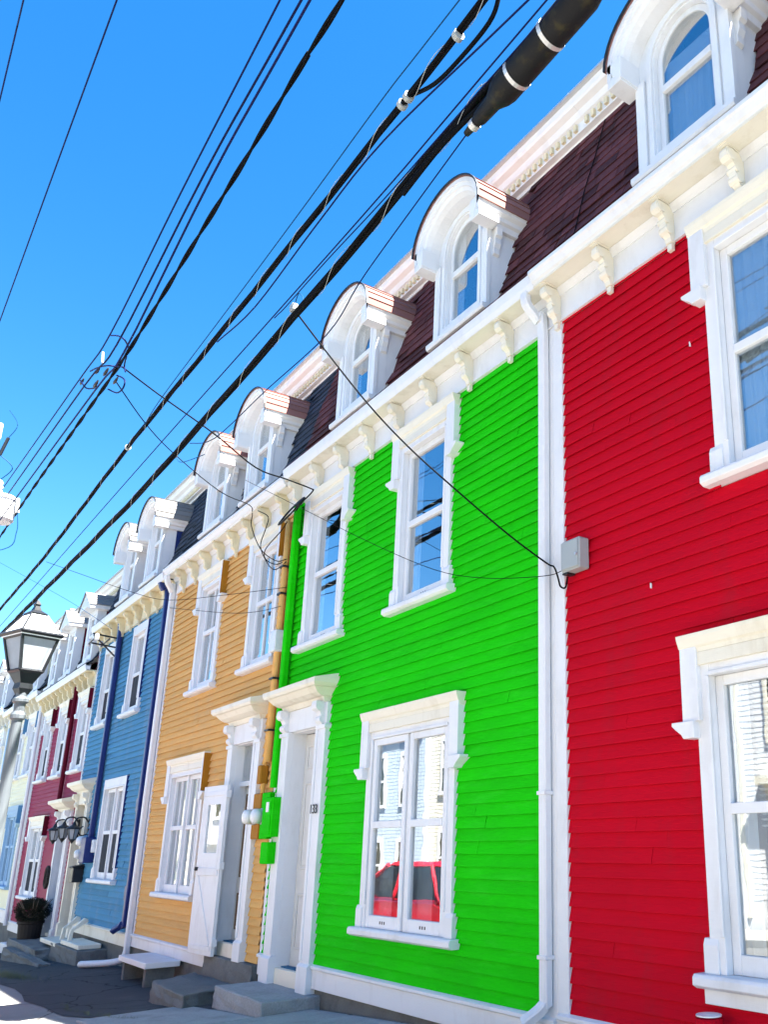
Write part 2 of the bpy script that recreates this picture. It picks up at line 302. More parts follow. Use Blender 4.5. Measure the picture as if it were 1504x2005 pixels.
# ------------------------------------------------------------------ windows
def curtains(b, x0, x1, z0, z1, y=0.085, amp=0.018, waves=5):
    n = max(8, int((x1-x0)*60)); V = []; F = []
    for k, z in enumerate((z0, z1)):
        for i in range(n+1):
            t = i/n; V.append((x0+(x1-x0)*t, y+amp*math.sin(t*waves*2*math.pi+0.5*k)+0.008*math.sin(t*37), z))
    for i in range(n): F.append((i, i+1, n+2+i, n+1+i))
    b.add(V, F)
def window(root, cx, hw, z0, z1, trim='white', ears=True, double=False, muntin=False, side=None, screen=None, vents=False, cur='sides', meet=None, apron=False, jw=0.13, earz=0.60, headsash=0.07, railh=0.12, sillx=0.10):
    """casing outer half width hw; z0 sill bottom, z1 casing top"""
    gw = hw-jw; zt = z1-(0.30 if ears else 0.2); zs = z0+0.085
    c = MB()
    for s in (-1, 1):
        xa, xb = sorted((cx+s*hw, cx+s*gw)); c.box(xa, xb, -0.06, 0.11, zs, z1-0.001)
        xa, xb = sorted((cx+s*(hw+0.045), cx+s*(gw+0.05))); c.px([(-0.001, zs), (-0.075, zs), (-0.075, zs+0.17), (-0.06, zs+0.21), (-0.001, zs+0.21)], xa, xb)
        xa, xb = sorted((cx+s*(gw+0.03), cx+s*gw)); c.box(xa, xb, -0.072, -0.05, zs+0.22, zt)
    c.box(cx-gw, cx+gw, -0.058, 0.11, zt, z1-0.003)
    c.box(cx-gw, cx+gw, -0.071, -0.05, zt, zt+0.03)
    win = c.build('window', trim, root, bevel=0.004)
    if ears:
        for s in (-1, 1):
            e = MB(); xa, xb = sorted((cx+s*(hw+0.10), cx+s*(hw-0.055))); e.box(xa, xb, -0.10, 0.0, z1-earz, z1-0.01)
            x0 = cx+s*(hw-0.02)
            e.py([(x0, z1-earz+0.002), (x0+s*0.205, z1-earz+0.002), (x0+s*0.205, z1-earz-0.022), (x0+s*0.17, z1-earz-0.05), (x0+s*0.12, z1-earz-0.085), (x0+s*0.10, z1-earz-0.115), (x0, z1-earz-0.115)], -0.125, -0.001)
            e.build('crosset', trim, win, bevel=0.004)
        h = MB().px([(0, z1-0.13), (-0.082, z1-0.13), (-0.09, z1-0.10), (-0.105, z1-0.085), (-0.125, z1-0.03), (-0.13, z1), (0, z1)], cx-hw-0.103, cx+hw+0.103)
        h.box(cx-hw+0.05, cx+hw-0.05, -0.085, -0.05, z1-0.22, z1-0.13)
        h.build('window_head', 'cream' if trim == 'white' else trim, win, bevel=0.003)
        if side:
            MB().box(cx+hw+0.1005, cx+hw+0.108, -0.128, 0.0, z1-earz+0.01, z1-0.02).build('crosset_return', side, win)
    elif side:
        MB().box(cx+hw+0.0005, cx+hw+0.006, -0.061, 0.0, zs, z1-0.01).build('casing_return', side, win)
    s_ = MB().px([(0.1, z0), (-0.10, z0), (-0.135, z0+0.02), (-0.135, z0+0.065), (-0.12, z0+0.085), (0.1, z0+0.085)], cx-hw-sillx, cx+hw+sillx)
    if apron: s_.box(cx-hw-0.06, cx+hw+0.06, -0.07, 0.0, z0-0.09, z0)
    s_.build('sill', trim, win, bevel=0.004)
    units = [(cx-gw, cx+gw)] if not double else [(cx-gw, cx-0.025), (cx+0.025, cx+gw)]
    if double: MB().box(cx-0.025, cx+0.025, -0.03, 0.1, zs, zt).build('mullion', trim, win, bevel=0.003)
    zm = meet if meet else (zs+zt)/2
    st = 0.07
    for ui, (a, b_) in enumerate(units):
        yo = -0.052 if (double and vents) else 0.0
        f = MB()
        for x0, x1 in ((a+0.002, a+st), (b_-st, b_-0.002)): f.box(x0, x1, yo, yo+0.05, zs+0.002, zt-0.002)
        f.box(a+st, b_-st, yo+0.001, yo+0.05, zs+0.002, zs+railh); f.box(a+st, b_-st, yo+0.001, yo+0.05, zt-headsash, zt-0.002)
        f.box(a+st, b_-st, yo-0.006, yo+0.048, zm-0.035, zm+0.035)
        if muntin: f.box((a+b_)/2-0.014, (a+b_)/2+0.014, yo+0.004, yo+0.04, zs+railh, zt-headsash)
        sash = f.build('sash', trim, win, bevel=0.004)
        for q, (p0, p1) in enumerate(((zs+railh, zm-0.035), (zm+0.035, zt-headsash))):
            MB().box(a+st-0.004, b_-st+0.004, yo+0.028+0.006*q, yo+0.032+0.006*q, p0-0.004, p1+0.004).build('pane', 'glass', win)
            if q == 0 and screen: MB().box(a+st+0.001, b_-st-0.001, yo+0.014, yo+0.018, p0, p1).build('insect_screen', screen, win)
        if vents:
            v = MB()
            for k in (-1, 0, 1): v.box((a+b_)/2+k*0.045-0.008, (a+b_)/2+k*0.045+0.008, yo-0.003, yo+0.004, zs+0.045, zs+0.072)
            v.build('vent_hole', 'iron', win)
    # room behind
    r = MB(); X0, X1, Z0, Z1 = cx-gw-0.25, cx+gw+0.25, zs-0.1, zt+0.15
    r.add([(X0, 0.16, Z0), (X1, 0.16, Z0), (X1, 0.16, Z1), (X0, 0.16, Z1), (X0, 1.3, Z0), (X1, 1.3, Z0), (X1, 1.3, Z1), (X0, 1.3, Z1)], [(0, 1, 5, 4), (1, 2, 6, 5), (2, 3, 7, 6), (3, 0, 4, 7), (4, 5, 6, 7)])
    r.build('room', 'interior', win)
    k = MB()
    if cur == 'sides':
        curtains(k, cx-gw, cx-gw*0.5, zs, zt); curtains(k, cx+gw*0.45, cx+gw, zs, zt)
    elif cur == 'full': curtains(k, cx-gw, cx+gw, zs, zt, waves=9)
    elif cur == 'left': curtains(k, cx-gw, cx-gw*0.35, zs, zt)
    elif cur == 'double':
        for a, b_ in units: curtains(k, a, a+(b_-a)*0.42, zs, zt, waves=4); curtains(k, b_-(b_-a)*0.2, b_, zs, zt, waves=2)
    elif cur == 'blind':
        curtains(k, cx-gw, cx-gw*0.72, zs, zt); z = zt
        while z > zt-1.0: k.px([(0.10, z), (0.13, z-0.012), (0.131, z-0.010), (0.101, z+0.002)], cx-gw*0.7, cx+gw); z -= 0.038
    if k.v: k.build('curtain', 'curtain', win)
    return (cx-gw-0.03, cx+gw+0.03, zs-0.03, zt+0.03), (cx-hw+0.01, cx+hw-0.01, z0+0.02, z1-0.005)

# ------------------------------------------------------------------ doors
def scroll(b, cx, z1, h, y0=-0.06, d=0.13, wdt=0.06):
    pr = [(y0, z1), (y0-d, z1), (y0-d-0.012, z1-0.05), (y0-d+0.02, z1-0.10), (y0-d+0.055, z1-0.13), (y0-0.045, z1-0.2), (y0-0.06, z1-0.26), (y0-0.035, z1-h+0.05), (y0-0.012, z1-h), (y0, z1-h)]
    b.px(pr, cx-wdt, cx+wdt)
    for cy, cz, r in ((y0-d+0.045, z1-0.065, 0.055), (y0-0.04, z1-h+0.12, 0.045)):
        b.px([(cy+r*math.cos(i*math.pi/6), cz+r*math.sin(i*math.pi/6)) for i in range(12)], cx-wdt-0.012, cx+wdt+0.012)
def door_surround(root, cx, hw, z0, z1, trim='white', hood=0.82, proj=0.33, transom=None, leaf='greydoor', pw=0.25, plinth=0.3, head=0.27, mat=True, panels=None, recess=0.15):
    p = MB(); ow = hw-pw
    for s in (-1, 1):
        xa, xb = sorted((cx+s*hw, cx+s*ow)); p.box(xa, xb, -0.085, 0.12, z0, z1)
        xa, xb = sorted((cx+s*(hw+0.02), cx+s*(ow-0.005))); p.px([(0, z0-0.005), (-0.115, z0-0.005), (-0.115, z0+plinth-0.03), (-0.085, z0+plinth), (0, z0+plinth)], xa, xb)
        xa, xb = sorted((cx+s*(ow+0.055), cx+s*(ow+0.0))); p.box(xa, xb, -0.098, -0.08, z0+plinth+0.02, z1)
        xa, xb = sorted((cx+s*(hw+0.025), cx+s*(ow+0.02))); p.box(xa, xb, -0.105, 0, z1-0.05, z1)
    ds = p.build('door_surround', trim, root, bevel=0.004)
    e = MB(); e.box(cx-hw, cx+hw, -0.075, 0.12, z1, z1+head)
    e.build('entablature', trim, ds, bevel=0.004)
    for s in (-1, 1):
        q = MB(); scroll(q, cx+s*(hw-0.125), z1+head+0.01, 0.34); q.build('scroll_bracket', trim, ds, bevel=0.003)
    hz = z1+head
    h = MB(); pf = [(0, 0, 0.0), (0.10, 0.0, 0.0), (0.13, 0.06, 0.02), (0.18, 0.07, 0.045), (0.24, 0.10, 0.06), (0.30, 0.16, 0.10), (0.33, 0.17, 0.15), (0.35, 0.20, 0.18), (0.35, 0.25, 0.19)]
    R = []
    for y_, dz_, ex in pf[1:]:
        k = y_/0.35*proj; xe = (hood-0.20)+0.20*min(1, ex/0.19)
        R.append([(cx-xe, 0.0, hz+dz_), (cx-xe, -k, hz+dz_), (cx+xe, -k, hz+dz_), (cx+xe, 0.0, hz+dz_)])
    R.append([(cx-hood, 0.0, hz+0.33), (cx-hood, -proj, hz+0.255), (cx+hood, -proj, hz+0.255), (cx+hood, 0.0, hz+0.33)])
    h.loft(R); h.build('door_hood', 'cream' if trim == 'white' else trim, ds)
    # reveal + threshold + leaf
    r = MB()
    for s in (-1, 1):
        xa, xb = sorted((cx+s*(ow+0.03), cx+s*(ow-0.004))); r.box(xa, xb, -0.02, recess+0.05, z0+0.003, z1-0.003)
    r.box(cx-ow+0.004, cx+ow-0.004, -0.02, recess+0.05, z1-0.012, z1+0.02)
    r.build('door_reveal', trim, ds)
    MB().box(cx-ow+0.004, cx+ow-0.004, -0.03, recess+0.05, z0-0.02, z0+0.17).build('threshold', 'cream', ds, bevel=0.006)
    zt = z1-0.022
    if transom:
        MB().box(cx-ow, cx+ow, 0.06, 0.14, transom-0.07, transom).build('transom_bar', trim, ds, bevel=0.004)
        MB().box(cx-ow, cx+ow, 0.09, 0.096, transom, z1-0.02).build('transom_pane', 'glass', ds)
        zt = transom-0.072
    zb = z0+0.175
    d = MB(); d.box(cx-ow+0.006, cx+ow-0.006, recess, recess+0.05, zb, zt)
    dl = d.build('door', leaf, ds, bevel=0.003)
    W = 2*ow; H = zt-zb
    for (fx0, fx1) in ((0.12, 0.46), (0.54, 0.88)):
        for (fz0, fz1) in ((0.07, 0.30), (0.40, 0.78), (0.84, 0.95)):
            x0, x1, a, c = cx-ow+W*fx0, cx-ow+W*fx1, zb+H*fz0, zb+H*fz1
            pn = MB(); o_ = [(x0, a), (x1, a), (x1, c), (x0, c)]; i_ = [(x0+0.025, a+0.025), (x1-0.025, a+0.025), (x1-0.025, c-0.025), (x0+0.025, c-0.025)]
            pn.ring(o_, i_, recess-0.012, recess+0.001); pn.box(x0+0.045, x1-0.045, recess-0.008, recess+0.001, a+0.045, c-0.045)
            pn.build('door_panel', panels or leaf, dl, bevel=0.004)
    kn = MB().lathe(0, 0, [(0.005, 0), (0.03, 0.005), (0.03, 0.015), (0.012, 0.02), (0.012, 0.04), (0.028, 0.05), (0.028, 0.07), (0.005, 0.078)], 10)
    kn.v = [(cx+ow*0.72+x, recess-z, zb+0.95+y) for x, y, z in kn.v]
    kn.build('door_knob', 'iron', dl, smooth=True)
    if mat: MB().box(cx-ow+0.05, cx+ow-0.05, 0.03, recess-0.03, z0+0.17, z0+0.185).build('doormat', 'mat', ds)
    return ds, (cx-ow-0.04, cx+ow+0.04, z0-0.02, z1+0.03), (cx-hw+0.01, cx+hw-0.01, z0-0.05, z1+head)

# ------------------------------------------------------------------ roof
PROF = [(-0.29, 6.985), (-0.2, 7.04), (-0.09, 7.16), (-0.02, 7.30), (0.07, 7.56), (0.20, 8.10), (0.36, 8.64), (0.5, 9.14)]
def prof_at(s):   # arc length -> point, tangent
    for (a, b_) in zip(PROF, PROF[1:]):
        L = math.hypot(b_[0]-a[0], b_[1]-a[1])
        if s <= L or b_ == PROF[-1]:
            t = s/L; return (a[0]+(b_[0]-a[0])*t, a[1]+(b_[1]-a[1])*t), ((b_[0]-a[0])/L, (b_[1]-a[1])/L)
        s -= L
PLEN = sum(math.hypot(b_[0]-a[0], b_[1]-a[1]) for a, b_ in zip(PROF, PROF[1:]))
def dormer(root, cx, dz, trim, roofmat, cheekmat, post=False, cur='sides'):
    Y = -0.15; n = 14
    out = [(cx-0.52, 7.14+dz), (cx-0.52, 8.36+dz)]+arc(cx, 8.38+dz, 0.52, 0.46, n)[0:]+[(cx+0.52, 8.36+dz), (cx+0.52, 7.14+dz)]
    inn = [(cx-0.33, 7.34+dz), (cx-0.33, 8.28+dz)]+arc(cx, 8.30+dz, 0.33, 0.34, n)[0:]+[(cx+0.33, 8.28+dz), (cx+0.33, 7.34+dz)]
    dm = MB().ring(out, inn, Y, 0.0).build('dormer', trim, root, bevel=0.003)
    in2 = [(cx-0.345, 7.33+dz), (cx-0.345, 8.28+dz)]+arc(cx, 8.30+dz, 0.345, 0.355, n)+[(cx+0.345, 8.28+dz), (cx+0.345, 7.33+dz)]
    ot2 = [(cx-0.40, 7.28+dz), (cx-0.40, 8.28+dz)]+arc(cx, 8.30+dz, 0.40, 0.41, n)+[(cx+0.40, 8.28+dz), (cx+0.40, 7.28+dz)]
    mo = MB().ring(ot2, in2, Y-0.022, Y+0.01)
    for s in (-1, 1):
        xa, xb = sorted((cx+s*0.535, cx+s*0.43)); mo.box(xa, xb, Y-0.03, Y+0.02, 7.2+dz, 8.2+dz)
    mo.build('window_trim', trim, dm, bevel=0.003)
    gl = [(cx-0.275, 7.43+dz), (cx-0.275, 8.28+dz)]+arc(cx, 8.30+dz, 0.275, 0.285, n)+[(cx+0.275, 8.28+dz), (cx+0.275, 7.43+dz)]
    sh = MB().ring(inn, gl, Y+0.05, Y+0.09); sh.box(cx-0.28, cx+0.28, Y+0.04, Y+0.085, 7.985+dz, 8.055+dz)
    sh.build('sash', trim, dm, bevel=0.003)
    MB().box(cx-0.28, cx+0.28, Y+0.075, Y+0.079, 7.425+dz, 7.99+dz).build('pane', 'glass', dm)
    MB().py([(cx-0.28, 8.05+dz), (cx-0.28, 8.28+dz)]+arc(cx, 8.30+dz, 0.28, 0.29, n)[1:-1]+[(cx+0.28, 8.28+dz), (cx+0.28, 8.05+dz)], Y+0.065, Y+0.069).build('pane', 'glass', dm)
    MB().px([(-0.05, 7.115+dz), (-0.235, 7.125+dz), (-0.25, 7.15+dz), (-0.25, 7.19+dz), (-0.05, 7.205+dz)], cx-0.57, cx+0.57).build('sill', trim, dm, bevel=0.003)
    for s in (-1, 1):
        ck = MB().px([(Y+0.001, 7.0+dz), (Y+0.001, 8.42+dz), (0.36, 8.42+dz), (0.22, 8.07+dz), (0.12, 7.54+dz), (0.04, 7.3+dz), (-0.03, 7.1+dz)], *sorted((cx+s*0.518, cx+s*0.49)))
        ck.build('cheek', cheekmat, dm)
        if post: MB().box(*sorted((cx+s*0.528, cx+s*0.5)), Y-0.002, Y+0.24, 7.16+dz, 8.3+dz).build('corner_post', trim, dm, bevel=0.003)
        sco = MB(); f = lambda x: cx+s*x
        sco.py([(f(0.50), 8.17+dz), (f(0.565), 8.17+dz), (f(0.575), 8.235+dz), (f(0.61), 8.25+dz), (f(0.62), 8.29+dz), (f(0.665), 8.32+dz), (f(0.68), 8.375+dz), (f(0.68), 8.405+dz), (f(0.50), 8.405+dz)], -0.385, 0.44)
        sco.build('side_cornice', trim, dm, bevel=0.003)
        if not post:
            br = MB(); br.py([(f(0.515), 8.17+dz), (f(0.60), 8.17+dz), (f(0.60), 8.07+dz), (f(0.57), 8.05+dz), (f(0.575), 7.98+dz), (f(0.55), 7.93+dz), (f(0.55), 7.86+dz), (f(0.515), 7.84+dz)], -0.10, -0.02)
            br.build('cornice_bracket', trim, dm, bevel=0.003)
    # moulded arched hood, swept around the arch
    pr = [(0.0, -0.36), (0.0, -0.385), (0.045, -0.385), (0.05, -0.365), (0.085, -0.36), (0.095, -0.335), (0.125, -0.32), (0.15, -0.26), (0.165, -0.16), (0.165, -0.12)]
    N = 22; V = []; F = []
    for k in range(-1, N+2):
        th = math.pi*min(max(k, 0), N)/N
        for ins, y in pr:
            zz = 8.35+dz+(0.565-ins)*math.sin(th)-(0.12 if k in (-1, N+1) else 0)
            V.append((cx-(0.675-ins)*math.cos(th), y, zz))
    L = len(pr)
    for k in range(N+2):
        for i in range(L-1): F.append((k*L+i, k*L+i+1, (k+1)*L+i+1, (k+1)*L+i))
    hd = MB().add(V, F); hd.build('arched_hood', trim, dm, smooth=False)
    for s in (-1, 1): MB().box(*sorted((cx+s*0.676, cx+s*0.51)), -0.38, -0.12, 8.15+dz, 8.25+dz).build('hood_return', trim, dm, bevel=0.004)
    # barrel roof laid in courses
    C = 8
    for k in range(C):
        for side_ in (-1, 1):
            t0 = (math.pi/2)*k/C; t1 = (math.pi/2)*(k+1.15)/C if k < C-1 else math.pi/2
            pts = []
            for t, r in ((t0, 0.018), (t0, 0.002), (t1, 0.001), (t1, 0.007)):
                pts.append((cx+side_*(0.678+r)*math.cos(t), 8.355+dz+(0.565+r)*math.sin(t)))
            y1 = 0.40+0.22*math.sin(t0)
            MB().py(pts, -0.395+rnd.uniform(-0.003, 0.003), y1).build('roof_course', roofmat, dm)
    fe = MB()
    for k in range(N):
        a0, a1 = math.pi*k/N, math.pi*(k+1)/N
        q = [(cx-(0.678+r)*math.cos(a), 8.355+dz+(0.565+r)*math.sin(a)) for a, r in ((a0, 0.004), (a1, 0.004), (a1, 0.02), (a0, 0.02))]
        fe.py(q, -0.416, -0.392)
    fe.build('roof_edge', 'iron', dm)
    rm = MB(); X0, X1, Z0, Z1 = cx-0.45, cx+0.45, 7.2+dz, 8.75+dz
    rm.add([(X0, 0.01, Z0), (X1, 0.01, Z0), (X1, 0.01, Z1), (X0, 0.01, Z1), (X0, 0.9, Z0), (X1, 0.9, Z0), (X1, 0.9, Z1), (X0, 0.9, Z1)], [(0, 1, 5, 4), (1, 2, 6, 5), (2, 3, 7, 6), (3, 0, 4, 7), (4, 5, 6, 7)])
    rm.build('room', 'interior', dm)
    k = MB()
    if cur == 'full':
        curtains(k, cx-0.3, cx+0.3, 7.4+dz, 8.12+dz, -0.02, waves=7); k.box(cx-0.3, cx+0.3, -0.03, -0.02, 8.16+dz, 8.34+dz)
    else: curtains(k, cx-0.3, cx-0.14, 7.4+dz, 8.55+dz, -0.02, waves=2)
    k.build('curtain', 'curtain', dm)
    return cx-0.50, cx+0.50
def gable_dormer(root, cx, dz, trim, roofmat, cheekmat):
    Y = -0.15
    out = [(cx-0.46, 7.1+dz), (cx-0.46, 8.45+dz), (cx+0.46, 8.45+dz), (cx+0.46, 7.1+dz)]; inn = [(cx-0.28, 7.28+dz), (cx-0.28, 8.3+dz), (cx+0.28, 8.3+dz), (cx+0.28, 7.28+dz)]
    dm = MB().ring(out, inn, Y, 0.0).build('dormer', trim, root, bevel=0.003)
    gl = [(cx-0.22, 7.34+dz), (cx-0.22, 8.24+dz), (cx+0.22, 8.24+dz), (cx+0.22, 7.34+dz)]
    s = MB().ring(inn, gl, Y+0.03, Y+0.08); s.box(cx-0.22, cx+0.22, Y+0.025, Y+0.08, 7.77+dz, 7.83+dz); s.build('sash', trim, dm)
    MB().box(cx-0.225, cx+0.225, Y+0.06, Y+0.064, 7.34+dz, 7.78+dz).build('pane', 'glass', dm); MB().box(cx-0.225, cx+0.225, Y+0.05, Y+0.054, 7.82+dz, 8.24+dz).build('pane', 'glass', dm)
    MB().box(cx-0.225, cx+0.225, Y+0.07, Y+0.074, 7.34+dz, 7.78+dz).build('insect_screen', 'screen', dm)
    MB().box(cx-0.5, cx+0.5, -0.24, -0.08, 7.06+dz, 7.13+dz).build('sill', trim, dm, bevel=0.003)
    for q in (-1, 1):
        MB().px([(Y+0.2, 7.0+dz), (Y+0.2, 8.5+dz), (0.5, 8.5+dz), (0.22, 8.07+dz), (0.12, 7.54+dz), (-0.03, 7.1+dz)], *sorted((cx+q*0.45, cx+q*0.42))).build('cheek', cheekmat, dm)
        MB().box(*sorted((cx+q*0.463, cx+q*0.41)), Y-0.002, Y+0.2, 7.1+dz, 8.45+dz).build('corner_post', trim, dm, bevel=0.003)
        MB().py([(cx+q*0.40, 8.38+dz), (cx+q*0.60, 8.38+dz), (cx+q*0.62, 8.47+dz), (cx+q*0.40, 8.47+dz)], -0.36, 0.5).build('side_cornice', trim, dm, bevel=0.003)
        for k in range(5):
            t0, t1 = k/5, min(1, (k+1.15)/5); L = lambda t, r: (cx+q*(0.63*(1-t)), 8.46+dz+0.42*t+r)
            MB().py([L(t0, 0.035), L(t0, 0.005), L(t1, 0.003), L(t1, 0.015)], -0.40, 0.62).build('roof_course', roofmat, dm)
    MB().py([(cx-0.6, 8.45+dz), (cx+0.6, 8.45+dz), (cx, 8.87+dz)], -0.37, -0.1).build('gable', trim, dm, bevel=0.003)
    rm = MB(); X0, X1, Z0, Z1 = cx-0.4, cx+0.4, 7.2+dz, 8.4+dz
    rm.add([(X0, 0.01, Z0), (X1, 0.01, Z0), (X1, 0.01, Z1), (X0, 0.01, Z1), (X0, 0.9, Z0), (X1, 0.9, Z0), (X1, 0.9, Z1), (X0, 0.9, Z1)], [(0, 1, 5, 4), (1, 2, 6, 5), (2, 3, 7, 6), (3, 0, 4, 7), (4, 5, 6, 7)])
    rm.build('room', 'interior', dm)
    return cx-0.43, cx+0.43

def house(S):
    xl, xr, zb, zbb, zf = S['xl'], S['xr'], S['zb'], S['zbb'], S['zf']; dz = zf-6.5+S.get('rz', 0)
    g0 = gz((xl+xr)/2); root = thing('row_house', S['label'], 'house', ((xl+xr)/2, 0, g0), 'clapboard row houses along the street')
    tr, cl = S['trim'], S['clap']; holes_w = []; holes_c = []
    for wspec in S['windows']:
        a, b_ = window(root, **wspec); holes_w.append(a); holes_c.append(b_)
    S['doors_out'] = []
    for ds in S['doors']:
        d, a, b_ = door_surround(root, **ds); holes_w.append(a); holes_c.append(b_); S['doors_out'].append(d)
    # backing wall around the openings
    wl = MB(); xs = sorted(set([xl, xr]+[h[i] for h in holes_w for i in (0, 1)]))
    for a, b_ in zip(xs, xs[1:]):
        mid = (a+b_)/2
        for p, q in cut(zb-0.5, zf+0.5, [(h[2], h[3]) for h in holes_w if h[0] < mid < h[1]]): wl.box(a, b_, 0.012, 0.15, p, q)
    wall = wl.build('wall', cl, root)
    me = board_mesh(cl); joined = S.get('joined'); big = MB(); e = BOARD_E*S.get('escale', 1.0)
    z = zb; ci = xl+S.get('cbl', 0.1); cj = xr-S.get('cbr', 0.1)
    while z < zf+0.02:
        zc = z+e/2
        for p, q in cut(ci, cj, [(h[0], h[1]) for h in holes_c if h[2] < zc < h[3]]):
            segs = [(p, q)]
            if q-p > 1.3 and rnd.random() < (0.4 if not joined else 0):
                t = p+(q-p)*rnd.uniform(0.2, 0.8); segs = [(p, t-0.001), (t+0.001, q)]
            for a, b_ in segs:
                if joined:
                    big.px([(0.02, z), (-0.024, z), (-0.006, z+e+0.01), (0.02, z+e+0.01)], a, b_)
                else:
                    o = bpy.data.objects.new('clapboard', me); COL.objects.link(o); o.parent = wall
                    o.location = (a, rnd.uniform(-0.003, 0.002), z+rnd.uniform(-0.004, 0.004)); o.scale = (b_-a, 1, e/BOARD_E); o.rotation_euler = (rnd.uniform(-0.012, 0.012), rnd.uniform(-0.0012, 0.0012), 0)
        z += e
    if joined: big.build('clapboard_siding', cl, wall, kind='stuff')
    # trims
    MB().px([(0.0, zbb), (-0.05, zbb), (-0.05, zb-0.05), (-0.075, zb-0.04), (-0.075, zb-0.012), (-0.04, zb+0.004), (0, zb+0.004)], xl+0.002, xr-0.002).build('base_board', S.get('base', tr), root, bevel=0.003) if not S.get('basesplit') else None
    if S.get('basesplit'):
        for a, b_ in S['basesplit']:
            MB().px([(0.0, zbb), (-0.05, zbb), (-0.05, zb-0.05), (-0.075, zb-0.04), (-0.075, zb-0.012), (-0.04, zb+0.004), (0, zb+0.004)], a, b_).build('base_board', S.get('base', tr), root, bevel=0.003)
    MB().box(xl+0.01, xr-0.01, 0.0, 0.3, min(gz(xl), gz(xr))-0.6, zbb+0.001).build('foundation', 'oldconcrete', root)
    for a, b_, mt, dep in S.get('corners', []): MB().box(a, b_, -dep, 0.02, zbb+0.01, zf).build('corner_board', mt, root, bevel=0.004)
    # cornice
    fr = MB().box(xl, xr, -0.045, 0.05, zf, zf+0.34); fr.px([(-0.045, zf+0.27), (-0.06, zf+0.27), (-0.075, zf+0.3), (-0.10, zf+0.335), (-0.045, zf+0.335)], xl, xr)
    fr.px([(-0.045, zf-0.001), (-0.058, zf-0.001), (-0.055, zf+0.018), (-0.045, zf+0.022)], xl, xr)
    fr.build('frieze', S.get('friezem', 'white'), root)
    f0 = S.get('cproj', -0.30)
    so_ = MB().box(xl, xr, f0+0.04, 0.0, zf+0.338, zf+0.362); so_.build('soffit', S.get('friezem', 'cream'), root)  # default cream paints in the warm light bounced up from the street
    if S.get('gutter'):
        g = MB().px([(f0+0.11, zf+0.345), (f0+0.035, zf+0.345), (f0+0.01, zf+0.40), (f0, zf+0.45), (f0-0.005, zf+0.49), (f0+0.008, zf+0.49), (f0+0.02, zf+0.455), (f0+0.11, zf+0.455), (f0+0.11, zf+0.50), (f0+0.115, zf+0.50)], xl+0.01, xr-0.0)
        g.build('gutter', tr, root)
    else:
        MB().px([(0, zf+0.345), (f0+0.05, zf+0.345), (f0+0.04, zf+0.37), (f0+0.015, zf+0.385), (f0-0.01, zf+0.43), (f0-0.03, zf+0.445), (f0-0.03, zf+0.485), (0, zf+0.49)], xl, xr).build('cornice', tr, root, bevel=0.003)
    bm_ = bracket_mesh(S.get('bracketm', 'cream'))
    for x in S['brackets']:
        o = bpy.data.objects.new('cornice_bracket', bm_); COL.objects.link(o); setp(o, root); o.location = (x, -0.046, zf+0.002); o.scale = (0.82, 0.9, 0.97)
    # mansard
    dorms = []
    for d in S['dormers']:
        if S.get('gable'): dorms.append(gable_dormer(root, d, dz, tr, S['droof'], S['cheek']))
        else: dorms.append(dormer(root, d, dz, tr, S['droof'], S['cheek'], S.get('post', False), S.get('dcur', 'sides')))
    mr = MB()
    def ribbon(a, b_, pf):
        V = [(x, y+0.012, z+dz) for x in (a, b_) for y, z in pf]; n = len(pf); mr.add(V, [(i, i+1, n+i+1, n+i) for i in range(n-1)])
    for a, b_ in cut(xl, xr, dorms): ribbon(a, b_, PROF)
    for a, b_ in dorms: ribbon(a, b_, [(0.36, 8.65), (0.5, 9.12)]); ribbon(a, b_, [(-0.29, 7.0), (-0.2, 7.05), (-0.12, 7.15)])
    man = mr.build('mansard_roof', S['roof'], root)
    sm = shingle_mesh(S['roof']); ex = 0.135; s = 0.0; row = 0; bigs = MB(); cnt = 0
    while s < PLEN-0.05:
        (py, pz), (ty, tz) = prof_at(s); ang = math.atan2(ty, tz)
        x = xl+0.005-rnd.uniform(0, 0.25)
        while x < xr-0.01:
            wd = rnd.choice((0.22, 0.28, 0.33, 0.42)); a, b_ = max(x, xl+0.003), min(x+wd-0.009, xr-0.003); x += wd
            if b_-a < 0.04: continue
            mid = (a+b_)/2
            if any(d0-0.03 < mid < d1+0.03 for d0, d1 in dorms) and 0.25 < s < PLEN-0.45: continue
            if any(d0+0.02 < mid < d1-0.02 for d0, d1 in dorms) and s > 0.12: continue
            if joined or cnt >= 298:
                c_, s_ = math.cos(ang), math.sin(ang); R = [(-0.016, 0), (-0.003, 0.2), (0.008, 0.2), (0.008, 0)]
                bigs.px([(py+y*c_+z*s_, pz+dz-y*s_+z*c_) for y, z in R], a, b_)
            else:
                cnt += 1
                o = bpy.data.objects.new('shingle', sm); COL.objects.link(o); o.parent = man; o.location = (a, py+rnd.uniform(-0.003, 0.001), pz+dz); o.scale = (b_-a, 1, 1); o.rotation_euler = (-ang+rnd.uniform(-0.008, 0.012), 0, 0)
        s += ex; row += 1
    if bigs.v: bigs.build('shingle_field', S['roof'], man, kind='stuff')
    uc = MB().px([(0.62, 9.06+dz), (0.47, 9.06+dz), (0.46, 9.10+dz), (0.40, 9.11+dz), (0.40, 9.23+dz), (0.36, 9.25+dz), (0.33, 9.31+dz), (0.27, 9.34+dz), (0.25, 9.37+dz), (0.25, 9.45+dz), (0.62, 9.47+dz)], xl, xr).build('roof_cornice', tr, root)
    dn = MB(); x = xl+0.06
    while x < xr-0.06: dn.box(x, x+0.045, 0.365, 0.41, 9.135+dz, 9.215+dz); x += 0.105
    dn.build('dentil_course', 'oldcream', root, kind='stuff')
    MB().box(xl, xr, 0.20, 0.6, 9.452+dz, 9.475+dz).build('roof_flashing', 'steel', root)
